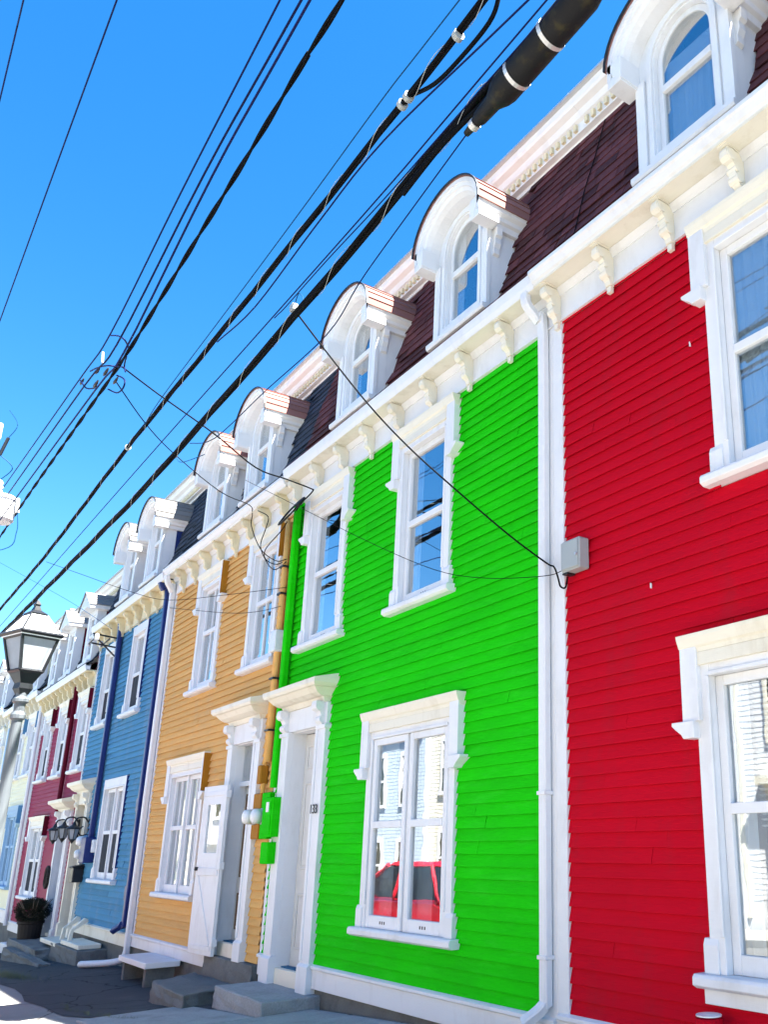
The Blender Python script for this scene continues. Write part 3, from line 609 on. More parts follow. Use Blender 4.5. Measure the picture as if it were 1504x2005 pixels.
    sh = MB(); x0, x1 = xl+0.012, xr-0.012; zz = min(gz(xl), gz(xr))-0.6
    sh.add([(x0, 0.5, 9.46+dz), (x1, 0.5, 9.46+dz), (x1, 8, 9.46+dz), (x0, 8, 9.46+dz)], [(0, 1, 2, 3)]); sh.add([(x0, 8, zz), (x1, 8, zz), (x1, 8, 9.46+dz), (x0, 8, 9.46+dz)], [(0, 1, 2, 3)])
    for x in (x0, x1):
        pl = [(0.16, zz), (0.16, zf+0.3)]+[(y+0.03, z+dz) for y, z in PROF[2:]]+[(0.5, 9.45+dz), (8, 9.45+dz), (8, zz)]
        sh.add([(x, y, z) for y, z in pl], [tuple(range(len(pl)))])
    sh.build('side_walls', S['clap'], root)
    return root

def downspout(root, pts, r, mat, name='downspout', square=True):
    P = spline(pts, 4); b = MB(); R = []
    for i, p in enumerate(P):
        t = (P[min(i+1, len(P)-1)]-P[max(i-1, 0)]).normalized(); a = Vector((1, 0, 0)) if abs(t.x) < 0.9 else Vector((0, 1, 0)); a = (a-t*a.dot(t)).normalized(); c = t.cross(a)
        R.append([p+a*r*sx+c*r*0.8*sy for sx, sy in ((-1, -0.7), (-0.7, -1), (0.7, -1), (1, -0.7), (1, 0.7), (0.7, 1), (-0.7, 1), (-1, 0.7))])
    b.loft(R); return b.build(name, mat, root)

ROOFW = [(-6.36, 0.43, 9.02), (-6.36, 0.27, 8.44), (-6.37, 0.14, 8.0), (-6.38, 0.02, 7.5), (-6.38, -0.06, 7.26), (-6.4, -0.22, 7.04)]
UW = dict(hw=0.585, z0=4.26, z1=6.485, meet=5.29)
# ---- red house
red = house(dict(label='bright red clapboard row house with white trim and plum mansard roof', xl=-6.68, xr=-0.72, zb=0.62, zbb=0.40, zf=6.5, clap='red', trim='white', cbl=0.13, cbr=0.12,
    windows=[dict(cx=-4.195, cur='full', **UW), dict(cx=-1.75, cur='sides', **UW), dict(cx=-4.21, hw=0.89, z0=0.945, z1=3.21, meet=2.03, apron=True, cur='blind')],
    doors=[dict(cx=-1.72, hw=0.66, z0=0.55, z1=3.22)], corners=[(-6.68, -6.545, 'white', 0.045), (-0.86, -0.72, 'white', 0.045)],
    brackets=[-6.58+0.745*i for i in range(8)], dormers=[-4.77, -2.2], roof='plum', droof='salmon', cheek='white', cproj=-0.315, dcur='full',
    basesplit=[(-6.66, -2.42), (-1.02, -0.74)]))
# ---- green house
gS = dict(label='vivid green clapboard row house with white trim and plum mansard roof', xl=-12.64, xr=-6.682, zb=0.575, zbb=0.335, zf=6.5, clap='green', trim='white', cbl=0.07, cbr=0.17, gutter=True,
    windows=[dict(cx=-9.005, cur='sides', vents=True, **UW), dict(cx=-11.52, cur='sides', vents=True, **UW), dict(cx=-9.08, hw=0.89, z0=0.945, z1=3.22, meet=2.03, double=True, vents=True, cur='double')],
    doors=[dict(cx=-11.72, hw=0.665, z0=0.28, z1=3.22)], corners=[(-6.86, -6.684, 'white', 0.04), (-12.64, -12.56, 'white', 0.03)],
    brackets=[-7.335-0.7425*i for i in range(8)], dormers=[-8.16, -10.68], roof='plum', droof='salmon', cheek='white',
    basesplit=[(-12.62, -12.4), (-11.03, -6.7)])
green = house(gS)
# ---- ochre house
yS = dict(label='ochre yellow clapboard row house with open white storm door', xl=-18.42, xr=-12.642, zb=0.44, zbb=0.24, zf=6.42, clap='yellow', trim='white', cbl=0.16, cbr=0.05, cproj=-0.28,
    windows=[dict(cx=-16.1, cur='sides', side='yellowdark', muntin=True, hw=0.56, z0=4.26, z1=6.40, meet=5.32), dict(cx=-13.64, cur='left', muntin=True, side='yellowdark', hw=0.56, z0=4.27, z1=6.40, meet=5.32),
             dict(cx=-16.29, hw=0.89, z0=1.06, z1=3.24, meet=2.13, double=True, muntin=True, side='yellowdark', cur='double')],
    doors=[dict(cx=-13.76, hw=0.63, z0=0.43, z1=3.24, transom=2.72, hood=0.80, pw=0.22, panels='oak', leaf='greydoor', plinth=0.25)], corners=[(-18.42, -18.26, 'white', 0.04)],
    brackets=[-12.98-0.68*i for i in range(8)], dormers=[-14.07, -16.07], roof='slate', droof='salmon', cheek='white', rz=0.0, bracketm='oldcream',
    basesplit=[(-18.40, -14.42)])
yellow = house(yS)
# ---- blue house
bS = dict(label='blue clapboard row house with navy downspouts and cream trim', xl=-24.20, xr=-18.422, zb=0.42, zbb=0.20, zf=6.37, clap='blue', trim='white', cbl=0.08, cbr=0.05, friezem='oldcream', bracketm='oldcream', base='cream', gutter=True,
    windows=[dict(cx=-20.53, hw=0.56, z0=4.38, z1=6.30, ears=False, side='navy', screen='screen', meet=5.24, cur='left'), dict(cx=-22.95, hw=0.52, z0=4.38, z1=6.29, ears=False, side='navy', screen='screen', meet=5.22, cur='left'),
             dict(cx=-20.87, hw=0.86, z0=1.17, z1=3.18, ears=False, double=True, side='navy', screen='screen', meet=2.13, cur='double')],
    doors=[dict(cx=-23.45, hw=0.58, z0=0.02, z1=2.76, trim='cream', hood=0.74, proj=0.30, pw=0.16, leaf='oak', head=0.22, mat=False)], corners=[(-24.2, -24.12, 'white', 0.04), (-18.50, -18.423, 'navy', 0.03)],
    brackets=[-18.75-0.66*i for i in range(9)], dormers=[-19.85, -21.80], roof='slate', droof='paleshingle', cheek='navy', post=True,
    basesplit=[(-22.85, -18.44)])
blue = house(bS)
# ---- burgundy house
rS = dict(label='burgundy clapboard row house with gabled dormers behind the lantern', xl=-30.35, xr=-24.202, zb=0.02, zbb=-0.22, zf=5.50, clap='burgundy', trim='white', cbl=0.12, cbr=0.06, gutter=True, joined=True, friezem='oldcream', bracketm='oldcream', rz=0.02,
    windows=[dict(cx=-29.05, hw=0.54, z0=3.52, z1=5.46, side='burgundydark', screen='screen', meet=4.45, earz=0.5), dict(cx=-27.05, hw=0.54, z0=3.52, z1=5.46, side='burgundydark', screen='screen', meet=4.45, earz=0.5), dict(cx=-24.85, hw=0.54, z0=3.52, z1=5.46, side='burgundydark', screen='screen', meet=4.45, earz=0.5),
             dict(cx=-28.30, hw=0.98, z0=0.60, z1=2.64, side='burgundydark', screen='screen', double=True, meet=1.55, earz=0.5)],
    doors=[dict(cx=-25.10, hw=0.62, z0=-0.16, z1=2.46, hood=0.80, pw=0.2, leaf='navy', head=0.2, mat=False)], corners=[(-30.35, -30.22, 'white', 0.04)],
    brackets=[-24.45-0.56*i for i in range(11)], dormers=[-25.0, -27.3, -29.3], roof='slate', droof='paleshingle', cheek='burgundydark', gable=True,
    basesplit=[(-30.33, -25.75)])
burg = house(rS)
cS = dict(label='ivory clapboard row house with blue trimmed windows behind the lamp post', xl=-36.4, xr=-30.352, zb=0.25, zbb=-0.1, zf=5.72, clap='ivory', trim='white', gutter=True, joined=True, friezem='oldcream', rz=0.0,
    windows=[dict(cx=-33.55, hw=0.62, z0=3.82, z1=5.68, side='midblue', meet=4.7, earz=0.5), dict(cx=-31.55, hw=0.62, z0=3.82, z1=5.68, side='midblue', meet=4.7, earz=0.5), dict(cx=-32.4, hw=1.0, z0=0.75, z1=3.04, side='midblue', double=True, trim='skyblue', meet=1.9, earz=0.5)],
    doors=[dict(cx=-35.2, hw=0.62, z0=-0.2, z1=2.6, hood=0.8, pw=0.2, mat=False)], corners=[(-30.48, -30.354, 'white', 0.05), (-36.4, -36.26, 'skyblue', 0.05)],
    brackets=[-30.7-0.7*i for i in range(8)], dormers=[-31.9, -34.4], roof='slate', droof='paleshingle', cheek='ivory', gable=True)
house(cS)
house(dict(label='off white clapboard row house at the far left edge', xl=-42.6, xr=-36.402, zb=0.05, zbb=-0.3, zf=5.9, clap='ivory', trim='white', gutter=True, joined=True, rz=0.0,
    windows=[dict(cx=-39.6, hw=0.6, z0=3.8, z1=5.8, meet=4.8), dict(cx=-37.6, hw=0.6, z0=3.8, z1=5.8, meet=4.8), dict(cx=-38.6, hw=1.0, z0=0.7, z1=2.9, double=True, meet=1.8)],
    doors=[dict(cx=-41.3, hw=0.62, z0=-0.3, z1=2.5, hood=0.8, pw=0.2, mat=False)], corners=[(-36.54, -36.404, 'white', 0.05)],
    brackets=[-36.8-0.7*i for i in range(8)], dormers=[-38, -40.6], roof='slate', droof='paleshingle', cheek='white', gable=True))

# ------------------------------------------------------------------ house fittings that belong to a house (parts)
gd = gS['doors_out'][0]
fc = bpy.data.curves.new('number', 'FONT'); fc.body = '133'; fc.size = 0.15; fc.extrude = 0.004; fc.align_x = 'CENTER'; fc.space_character = 0.95
fo = bpy.data.objects.new('t', fc); COL.objects.link(fo); bpy.context.view_layer.update()
fm = bpy.data.meshes.new_from_object(fo.evaluated_get(bpy.context.evaluated_depsgraph_get())); bpy.data.objects.remove(fo)
fm.transform(Matrix.Translation((-11.19, -0.101, 2.19)) @ Matrix.Rotation(math.pi/2, 4, 'X')); fm.materials.clear()
link('house_number', fm, 'iron', gd)
downspout(green, [(-6.83, -0.25, 6.86), (-6.83, -0.24, 6.75), (-6.80, -0.13, 6.60), (-6.775, -0.085, 6.45), (-6.775, -0.085, 4), (-6.775, -0.085, 2), (-6.775, -0.085, 0.80), (-6.78, -0.10, 0.66), (-6.88, -0.22, 0.54)], 0.047, 'white')
for z in (2.2, 0.98): MB().box(-6.83, -6.72, -0.13, -0.04, z, z+0.03).build('downspout_strap', 'white', green, bevel=0.003)
downspout(green, [(-12.47, -0.09, 6.44), (-12.47, -0.09, 5), (-12.47, -0.09, 3.3), (-12.47, -0.09, 2.55)], 0.055, 'green', 'painted_downspout')
downspout(yellow, [(-18.20, -0.27, 6.74), (-18.22, -0.24, 6.62), (-18.34, -0.12, 6.50), (-18.37, -0.09, 6.35), (-18.37, -0.09, 3), (-18.37, -0.09, 0.4), (-18.37, -0.09, 0.12)], 0.055, 'white')
downspout(blue, [(-18.66, -0.25, 6.72), (-18.67, -0.2, 6.6), (-18.70, -0.09, 6.4), (-18.70, -0.09, 3), (-18.70, -0.09, 0.72), (-18.74, -0.11, 0.58), (-18.95, -0.2, 0.46)], 0.06, 'navy')
downspout(blue, [(-22.12, -0.25, 6.72), (-22.12, -0.1, 6.4), (-22.12, -0.09, 3), (-22.12, -0.09, 1.75)], 0.06, 'navy')
for x, z in ((-18.84, 2.45), (-18.84, 0.95)): MB().box(x-0.05, x+0.05, -0.12, 0, z, z+0.25).build('downspout_box', 'navy', blue, bevel=0.01)
MB().tube([(-25.95, -0.09, 5.7), (-25.95, -0.09, 2.6)], 0.05, 8).build('downspout', 'burgundydark', burg)
MB().tube([(-30.28, -0.12, 5.75), (-30.28, -0.12, -0.1)], 0.05, 8).build('downspout', 'white', burg)
# open storm door of the ochre house: hinged on the left jamb, swung back
sr = MB(); W_, H_ = 0.80, 2.24
sr.ring([(0, 0), (W_, 0), (W_, H_), (0, H_)], [(0.16, 1.32), (W_-0.2, 1.32), (W_-0.2, 1.98), (0.16, 1.98)], -0.022, 0.022)
ang = math.radians(176)
def swing(mb): mb.v = [(-13.98+x*math.cos(ang)+y*math.sin(ang)*-1, -0.15-x*math.sin(ang)*1-abs(0)+y*math.cos(ang), 0.43+z) for x, y, z in mb.v]; return mb
sdr = swing(sr).build('storm_door', 'white', yellow, bevel=0.003)
for a, b_ in ((0.06, 0.12), (1.02, 1.12), (2.10, 2.16)): swing(MB().box(0.04, W_-0.04, 0.018, 0.034, a, b_)).build('storm_door_rail', 'white', sdr, bevel=0.003)
swing(MB().add([(0.08, 0.02, 0.14), (0.12, 0.02, 0.12), (W_-0.08, 0.02, 1.0), (W_-0.12, 0.02, 1.02), (0.08, 0.032, 0.14), (0.12, 0.032, 0.12), (W_-0.08, 0.032, 1.0), (W_-0.12, 0.032, 1.02)], [(0, 1, 2, 3), (4, 5, 6, 7), (0, 1, 5, 4), (1, 2, 6, 5), (2, 3, 7, 6), (3, 0, 4, 7)])).build('storm_door_brace', 'white', sdr)
swing(MB().box(0.15, W_-0.19, -0.004, 0.004, 1.31, 1.99)).build('pane', 'glass', sdr)
swing(MB().box(W_-0.09, W_-0.05, 0.02, 0.07, 1.08, 1.13)).build('door_knob', 'iron', sdr, bevel=0.008)
for z in (0.12, 1.1, 2.06): swing(MB().box(-0.03, 0.05, -0.035, 0.035, z, z+0.1)).build('hinge', 'white', sdr, bevel=0.004)

# electrical boxes, meters, conduits: things fixed to the walls
def boxthing(name, label, cat, x0, x1, y0, y1, z0, z1, mat, extra=None):
    o = MB().box(x0, x1, y0, y1, z0, z1).build(name, mat, None, bevel=0.012, label=label, category=cat)
    if extra: extra(o)
    return o
def rb(o):
    MB().box(-6.455, -6.235, -0.155, -0.146, 4.0, 4.24).build('lid', 'greybox', o, bevel=0.006)
    MB().tube([(-6.25, -0.155, 4.10), (-6.25, -0.17, 4.10)], 0.012, 8).build('latch', 'steel', o)
    MB().box(-6.47, -6.40, -0.13, -0.04, 3.97, 3.985).build('cable_gland', 'iron', o, bevel=0.004)
boxthing('junction_box', 'grey metal junction box at the red house corner where the black service wire ends', 'junction box', -6.465, -6.225, -0.145, -0.03, 3.985, 4.255, 'greybox', rb)
def gb(o):
    MB().box(-12.34, -12.26, -0.225, -0.21, 2.24, 2.36).build('label_plate', 'ceramic', o)
    MB().box(-12.47, -12.21, -0.215, -0.205, 1.97, 2.40).build('box_cover', 'green', o, bevel=0.006)
boxthing('meter_cabinet', 'tall green painted electrical cabinet with white label left of the green door', 'meter box', -12.49, -12.19, -0.205, -0.02, 1.94, 2.42, 'green', gb)
boxthing('disconnect_box', 'small green painted electrical box below the tall green cabinet', 'electrical box', -12.50, -12.26, -0.19, -0.02, 1.62, 1.88, 'green')
def meter(x, label):
    t = thing('electricity_meter', label, 'meter', (x, -0.03, 2.2), 'round glass electricity meters by the green door')
    MB().box(x-0.13, x+0.13, -0.10, -0.02, 1.92, 2.50).build('meter_base', 'yellowdark' if x < -12.9 else 'green', t, bevel=0.01)
    k = MB().lathe(0, 0, [(0.10, 0.0), (0.105, 0.03), (0.098, 0.05)], 18); k.v = [(x+a, -0.10-c, 2.2+b) for a, b, c in k.v]; k.build('collar', 'steel', t, smooth=True)
    k = MB().lathe(0, 0, [(0.095, 0.05), (0.095, 0.12), (0.085, 0.15), (0.05, 0.168), (0.005, 0.172)], 18); k.v = [(x+a, -0.10-c, 2.2+b) for a, b, c in k.v]; k.build('glass_dome', 'ceramic', t, smooth=True)
meter(-13.0, 'left one of the two round glass electricity meters, on ochre base'); meter(-12.70, 'right one of the two round glass electricity meters, on green base')
b = MB()
b.tube([(-12.80, -0.08, 6.3), (-12.80, -0.08, 5.4), (-12.80, -0.08, 2.9)], 0.042, 10)
b.tube([(-12.90, -0.06, 5.5), (-12.90, -0.07, 4.0), (-12.89, -0.08, 2.5)], 0.028, 8)
o = b.build('conduit', 'yellow', None, smooth=True, label='ochre painted pipe conduit beside the green corner downspout', category='conduit')
for z in (5.6, 5.2, 4.0, 3.3): MB().box(-12.87, -12.73, -0.14, -0.02, z, z+0.025).build('pipe_clip', 'iron', o)
boxthing('splitter_box', 'light grey box on the ochre pipe between the upper windows', 'junction box', -12.90, -12.70, -0.17, -0.03, 4.38, 4.68, 'ceramic')
boxthing('cable_box', 'narrow brown box on the pipe beside the transom window', 'electrical box', -12.98, -12.86, -0.14, -0.03, 2.62, 2.86, 'yellowdark')
# coil of spare cable at the green corner
b = MB()
for k in range(6):
    pts = []
    for i in range(25):
        a = 2*math.pi*i/24; pts.append((-12.28+0.36*math.cos(a)*(1-0.03*k), -0.24-0.012*k+0.05*math.sin(a), 6.30+0.10*math.sin(a)+0.04*math.cos(a)-0.018*k))
    b.tube(pts, 0.012, 5)
b.build('cable_coil', 'black', None, label='looped coil of black cable hanging under the eaves at the green corner', category='cable coil')
# wall vent on red house
t = MB().lathe(-5.05, -0.16, [(0.05, 0.55), (0.055, 0.76), (0.085, 0.76), (0.085, 0.80), (0.03, 0.81), (0.001, 0.81)], 16); vt = t.build('wall_vent', 'red', None, smooth=False, label='round capped vent pipe painted red at the foot of the red wall', category='vent')
MB().lathe(-5.05, -0.16, [(0.08, 0.811), (0.08, 0.819), (0.001, 0.822)], 16).build('vent_cap', 'ceramic', vt)
for x, z in ((-4.98, 5.51), (-5.52, 3.68)): MB().box(x-0.005, x+0.005, -0.036, -0.025, z-0.02, z+0.02).build('paint_chip', 'ceramic', red)
MB().tube(spline(ROOFW), 0.006, 5).build('roof_wire', 'cable', None, label='thin black wire running down the plum mansard roof of the red house', category='cable')
# utilities on the blue wall
boxthing('meter_cabinet', 'navy electrical cabinet left of the blue ground floor window', 'meter box', -22.32, -21.92, -0.22, -0.02, 1.55, 2.05, 'navy')
t = thing('electricity_meter', 'glass electricity meter on the blue wall near the cream door', 'meter', (-22.5, -0.02, 1.9))
MB().box(-22.62, -22.38, -0.12, -0.02, 1.55, 2.1).build('meter_base', 'midblue', t, bevel=0.01)
for z in (1.98, 1.72):
    k = MB().lathe(0, 0, [(0.10, 0.0), (0.10, 0.1), (0.07, 0.15), (0.005, 0.16)], 14); k.v = [(-22.5+a, -0.12-c, z+b_) for a, b_, c in k.v]; k.build('glass_dome', 'ceramic', t, smooth=True)
boxthing('wall_box', 'small white box beside the navy cabinet on the blue wall', 'junction box', -21.86, -21.76, -0.12, -0.02, 1.75, 2.0, 'ceramic')
def mbx(o): MB().px([(-0.03, 1.46), (-0.24, 1.44), (-0.26, 1.47), (-0.03, 1.52)], -22.92, -22.58).build('mailbox_lid', 'iron', o, bevel=0.005)
boxthing('mailbox', 'black wall mailbox beside the cream door surround', 'mailbox', -22.9, -22.6, -0.23, -0.03, 1.16, 1.45, 'iron', mbx)
# service bracket at top of blue middle downspout
t = thing('service_bracket', 'black iron service bracket with white insulators under the blue house eaves', 'wall bracket', (-22.3, 0, 6.2))
b = MB()
for z in (6.26, 6.05): b.tube([(-22.2, -0.05, z), (-22.2, -0.62, z+0.05)], 0.02, 6)
b.tube([(-22.2, -0.06, 5.8), (-22.2, -0.6, 6.28)], 0.018, 6); b.tube([(-22.6, -0.35, 6.12), (-21.85, -0.35, 6.16)], 0.018, 6); b.tube([(-22.6, -0.6, 6.14), (-21.85, -0.6, 6.2)], 0.018, 6); b.tube([(-22.2, -0.06, 5.75), (-22.2, -0.06, 6.4)], 0.03, 6)
b.build('frame', 'iron', t)
for x, y in ((-22.6, -0.35), (-22.6, -0.6), (-21.85, -0.6)): MB().lathe(x, y, [(0.02, 6.1), (0.05, 6.12), (0.035, 6.16), (0.05, 6.2), (0.03, 6.24), (0.01, 6.25)], 10).build('insulator', 'ceramic', t, smooth=True)

# wall lanterns by the paired doors
def lantern(x, y, z, label):
    t = thing('wall_lantern', label, 'wall lantern', (x, 0, z), 'black wall lanterns by the paired doors')
    b = MB(); b.box(x-0.04, x+0.04, -0.03, 0, z-0.2, z+0.2); b.tube(spline([(x, -0.02, z+0.12), (x, -0.12, z+0.24), (x, -0.26, z+0.22), (x, y, z+0.12)]), 0.018, 6); b.tube(spline([(x, -0.02, z-0.1), (x, -0.16, z-0.12), (x, -0.2, z), (x, -0.12, z+0.06)]), 0.014, 6)
    b.build('arm', 'iron', t)
    MB().lathe(x, y, [(0.01, z+0.16), (0.03, z+0.13), (0.05, z+0.08), (0.14, z+0.03), (0.15, z+0.01), (0.02, z+0.0)], 10).build('cap', 'iron', t)
    f = MB()
    for k in range(6):
        a = k*math.pi/3; f.tube([(x+0.12*math.cos(a), y+0.12*math.sin(a), z+0.01), (x+0.07*math.cos(a), y+0.07*math.sin(a), z-0.2)], 0.008, 4)
    f.lathe(x, y, [(0.075, z-0.2), (0.05, z-0.23), (0.012, z-0.28), (0.001, z-0.3)], 10); f.build('cage', 'iron', t)
    MB().lathe(x, y, [(0.11, z), (0.065, z-0.2)], 6).build('lantern_glass', 'frost', t)
for k, (x, z) in enumerate(((-24.75, 2.22), (-23.8, 2.25), (-22.8, 2.22))): lantern(x, -0.30, z, ('left', 'middle', 'right')[k]+' one of the three black wall lanterns by the paired doors')
# wreath
b = MB(); b.tube([(-25.78+0.14*math.cos(a), -0.12, 1.2+0.22*math.sin(a)) for a in [i*math.pi/8 for i in range(17)]], 0.045, 6)
b.build('wreath', 'pot', None, label='dark oval ornament on the burgundy wall beside the navy door', category='ornament')

# ------------------------------------------------------------------ steps
def block(name, label, x0, x1, y0, y1, z0, z1, mat, cat='step', rough=0.0, bevel=0.012, grp=None):
    b = bmesh.new(); bmesh.ops.create_cube(b, size=1)
    for v in b.verts: v.co = Vector((x0+(v.co.x+0.5)*(x1-x0), y0+(v.co.y+0.5)*(y1-y0), z0+(v.co.z+0.5)*(z1-z0)))
    if rough:
        bmesh.ops.subdivide_edges(b, edges=b.edges[:], cuts=6, use_grid_fill=True)
        for v in b.verts: v.co += Vector((rnd.uniform(-1, 1), rnd.uniform(-1, 1), rnd.uniform(-0.5, 0.5)))*rough
    me = bpy.data.meshes.new(name); b.to_mesh(me); b.free()
    kw = dict(label=label, category=cat)
    if grp: kw['group'] = grp
    return link(name, me, mat, None, bevel, False, **kw)
def slab(name, label, quad, z0, z1, mat, cat='step', rough=0.0, bevel=0.012):
    n = 8; V = []; F = []
    q = [Vector((x, y, 0)) for x, y in quad]; b = bmesh.new(); bmesh.ops.create_cube(b, size=1)
    bmesh.ops.subdivide_edges(b, edges=b.edges[:], cuts=6 if rough else 0, use_grid_fill=True)
    for v in b.verts:
        u_, v_ = v.co.x+0.5, v.co.y+0.5; p = (q[0]*(1-u_)+q[1]*u_)*(1-v_)+(q[3]*(1-u_)+q[2]*u_)*v_
        v.co = Vector((p.x, p.y, z0+(v.co.z+0.5)*(z1-z0)))+Vector((rnd.uniform(-1, 1), rnd.uniform(-1, 1), rnd.uniform(-0.5, 0.5)))*rough
    me = bpy.data.meshes.new(name); b.to_mesh(me); b.free(); return link(name, me, mat, None, bevel, False, label=label, category=cat)
slab('concrete_step', 'wide pale concrete step in front of the green house door', [(-12.46, -0.61), (-10.87, -0.66), (-10.88, 0.02), (-12.44, 0.02)], -0.1, 0.28, 'concrete', rough=0.008)
slab('concrete_step', 'rough weathered concrete step in front of the ochre house door', [(-14.28, -0.80), (-12.75, -0.87), (-13.1, -0.1), (-14.8, -0.1)], -0.3, 0.165, 'oldconcrete', rough=0.02)
block('door_sill_block', 'tall concrete block under the ochre house doorway', -14.44, -12.66, -0.11, 0.05, -0.3, 0.43, 'oldconcrete', 'concrete block', rough=0.008)
pl = block('wooden_platform', 'low white painted wooden platform step below the ochre house window', -17.0, -15.55, -0.55, -0.06, 0.17, 0.25, 'white', 'platform', bevel=0.008)
for x in (-16.85, -15.7): MB().box(x-0.05, x+0.05, -0.5, -0.1, gz(x)-0.1, 0.171).build('bearer', 'oldconcrete', pl)
block('wooden_step', 'cream wooden step nearest the blue wall, right of the paired doors', -21.7, -20.2, -0.45, -0.06, 0.07, 0.15, 'cream', bevel=0.01)
block('concrete_step', 'old concrete plinth under the cream wooden step', -22.3, -20.0, -0.5, 0.02, -0.5, 0.069, 'oldconcrete', rough=0.015)
block('wooden_step', 'cream wooden landing directly below the cream door', -23.4, -21.9, -0.5, -0.02, 0.0, 0.08, 'cream', bevel=0.01)
block('concrete_step', 'long dark stone step in front of the paired doors', -25.6, -22.32, -0.75, 0.02, -0.7, -0.06, 'oldconcrete', rough=0.025)
block('stone_kerb', 'low crumbling stone edge in front of the blue house steps', -24.6, -20.6, -0.98, -0.78, -0.55, -0.16, 'oldconcrete', 'stone edge', rough=0.022)
block('wooden_step', 'small white wooden step left of the planter', -27.4, -26.4, -0.6, -0.1, -0.5, -0.28, 'white', bevel=0.01)
for k, x in enumerate((-21.35, -22.0)):
    t = MB().px([(-0.08, 0.46), (-0.10, 0.52), (-0.16, 0.54), (-0.30, 0.40), (-0.38, 0.34), (-0.41, 0.12), (-0.34, 0.12), (-0.32, 0.32), (-0.16, 0.42)], x-0.04, x+0.04)
    t.build('boot_rail', 'cream', None, bevel=0.006, label=('right' if k == 0 else 'left')+' one of two curved cream wooden brackets above the cream step', category='bracket', group='curved cream brackets')
downs = MB().tube(spline([(-18.37, -0.09, 0.16), (-18.45, -0.12, 0.03), (-18.6, -0.25, -0.02), (-18.9, -0.38, -0.05), (-19.4, -0.55, -0.09)]), 0.055, 8).build('drain_pipe', 'white', None, smooth=True, label='white drain pipe lying on the pavement below the white downspout', category='pipe')
# planter
t = thing('planter', 'dark brown pot with bushy dark shrub in front of the burgundy house', 'planter', (-25.1, -0.42, gz(-25)))
MB().lathe(-25.1, -0.42, [(0.18, -0.45), (0.2, -0.40), (0.25, 0.24), (0.275, 0.26), (0.275, 0.31), (0.24, 0.31), (0.23, 0.26)], 20).build('pot', 'pot', t, smooth=False)
b = MB()
for k in range(7500):
    u = Vector((rnd.gauss(0, 1), rnd.gauss(0, 1), rnd.gauss(0, 1))).normalized(); r = rnd.uniform(0.55, 1.0)**0.5*(0.85+0.2*math.sin(u.x*5+u.z*4))
    p = Vector((-25.1, -0.42, 0.50))+Vector((u.x*0.37, u.y*0.37, u.z*0.30))*r
    d = (u+Vector((rnd.uniform(-.8, .8), rnd.uniform(-.8, .8), rnd.uniform(-.4, .9)))).normalized(); q = d.cross(Vector((rnd.uniform(-1, 1), rnd.uniform(-1, 1), 1))).normalized(); L = rnd.uniform(0.02, 0.04)
    b.add([p-d*L*0.5, p+q*0.011, p+d*L, p-q*0.011], [(0, 1, 2, 3)])
b.build('foliage', 'leaf', t)
b = MB()
for k in range(14):
    a = rnd.uniform(0, 6.28); b.tube([(-25.1, -0.42, 0.3), (-25.1+0.2*math.cos(a), -0.42+0.2*math.sin(a), 0.5), (-25.1+0.36*math.cos(a), -0.42+0.36*math.sin(a), 0.75)], [0.02, 0.012, 0.005], 5)
b.build('stems', 'timber', t)
# weeds at pavement edge
b = MB()
for k in range(900):
    x = -19.2+rnd.gauss(0, 0.6); y = -1.62+(x+19.2)*0.1+rnd.gauss(0, 0.08); z = gz(x, y); h = rnd.uniform(0.04, 0.13); a = rnd.uniform(0, 6.28); lx, ly = 0.05*math.cos(a), 0.05*math.sin(a)
    b.add([(x-0.005, y, z), (x+0.005, y, z), (x+lx, y+ly, z+h)], [(0, 1, 2)])
for k in range(260):
    q = rnd.random(); x = -15.0+2.6*q+rnd.gauss(0, 0.03); y = -1.72+0.2*q+0.05*math.sin(q*21)+rnd.gauss(0, 0.015); z = gz(x, y)+0.006; h = rnd.uniform(0.015, 0.05); a = rnd.uniform(0, 6.28)
    b.add([(x-0.006, y, z), (x+0.006, y, z), (x+0.03*math.cos(a), y+0.03*math.sin(a), z+h)], [(0, 1, 2)])
b.build('grass', 'grass', None, kind='stuff', label='strip of rough grass growing in the pavement crack', category='grass')

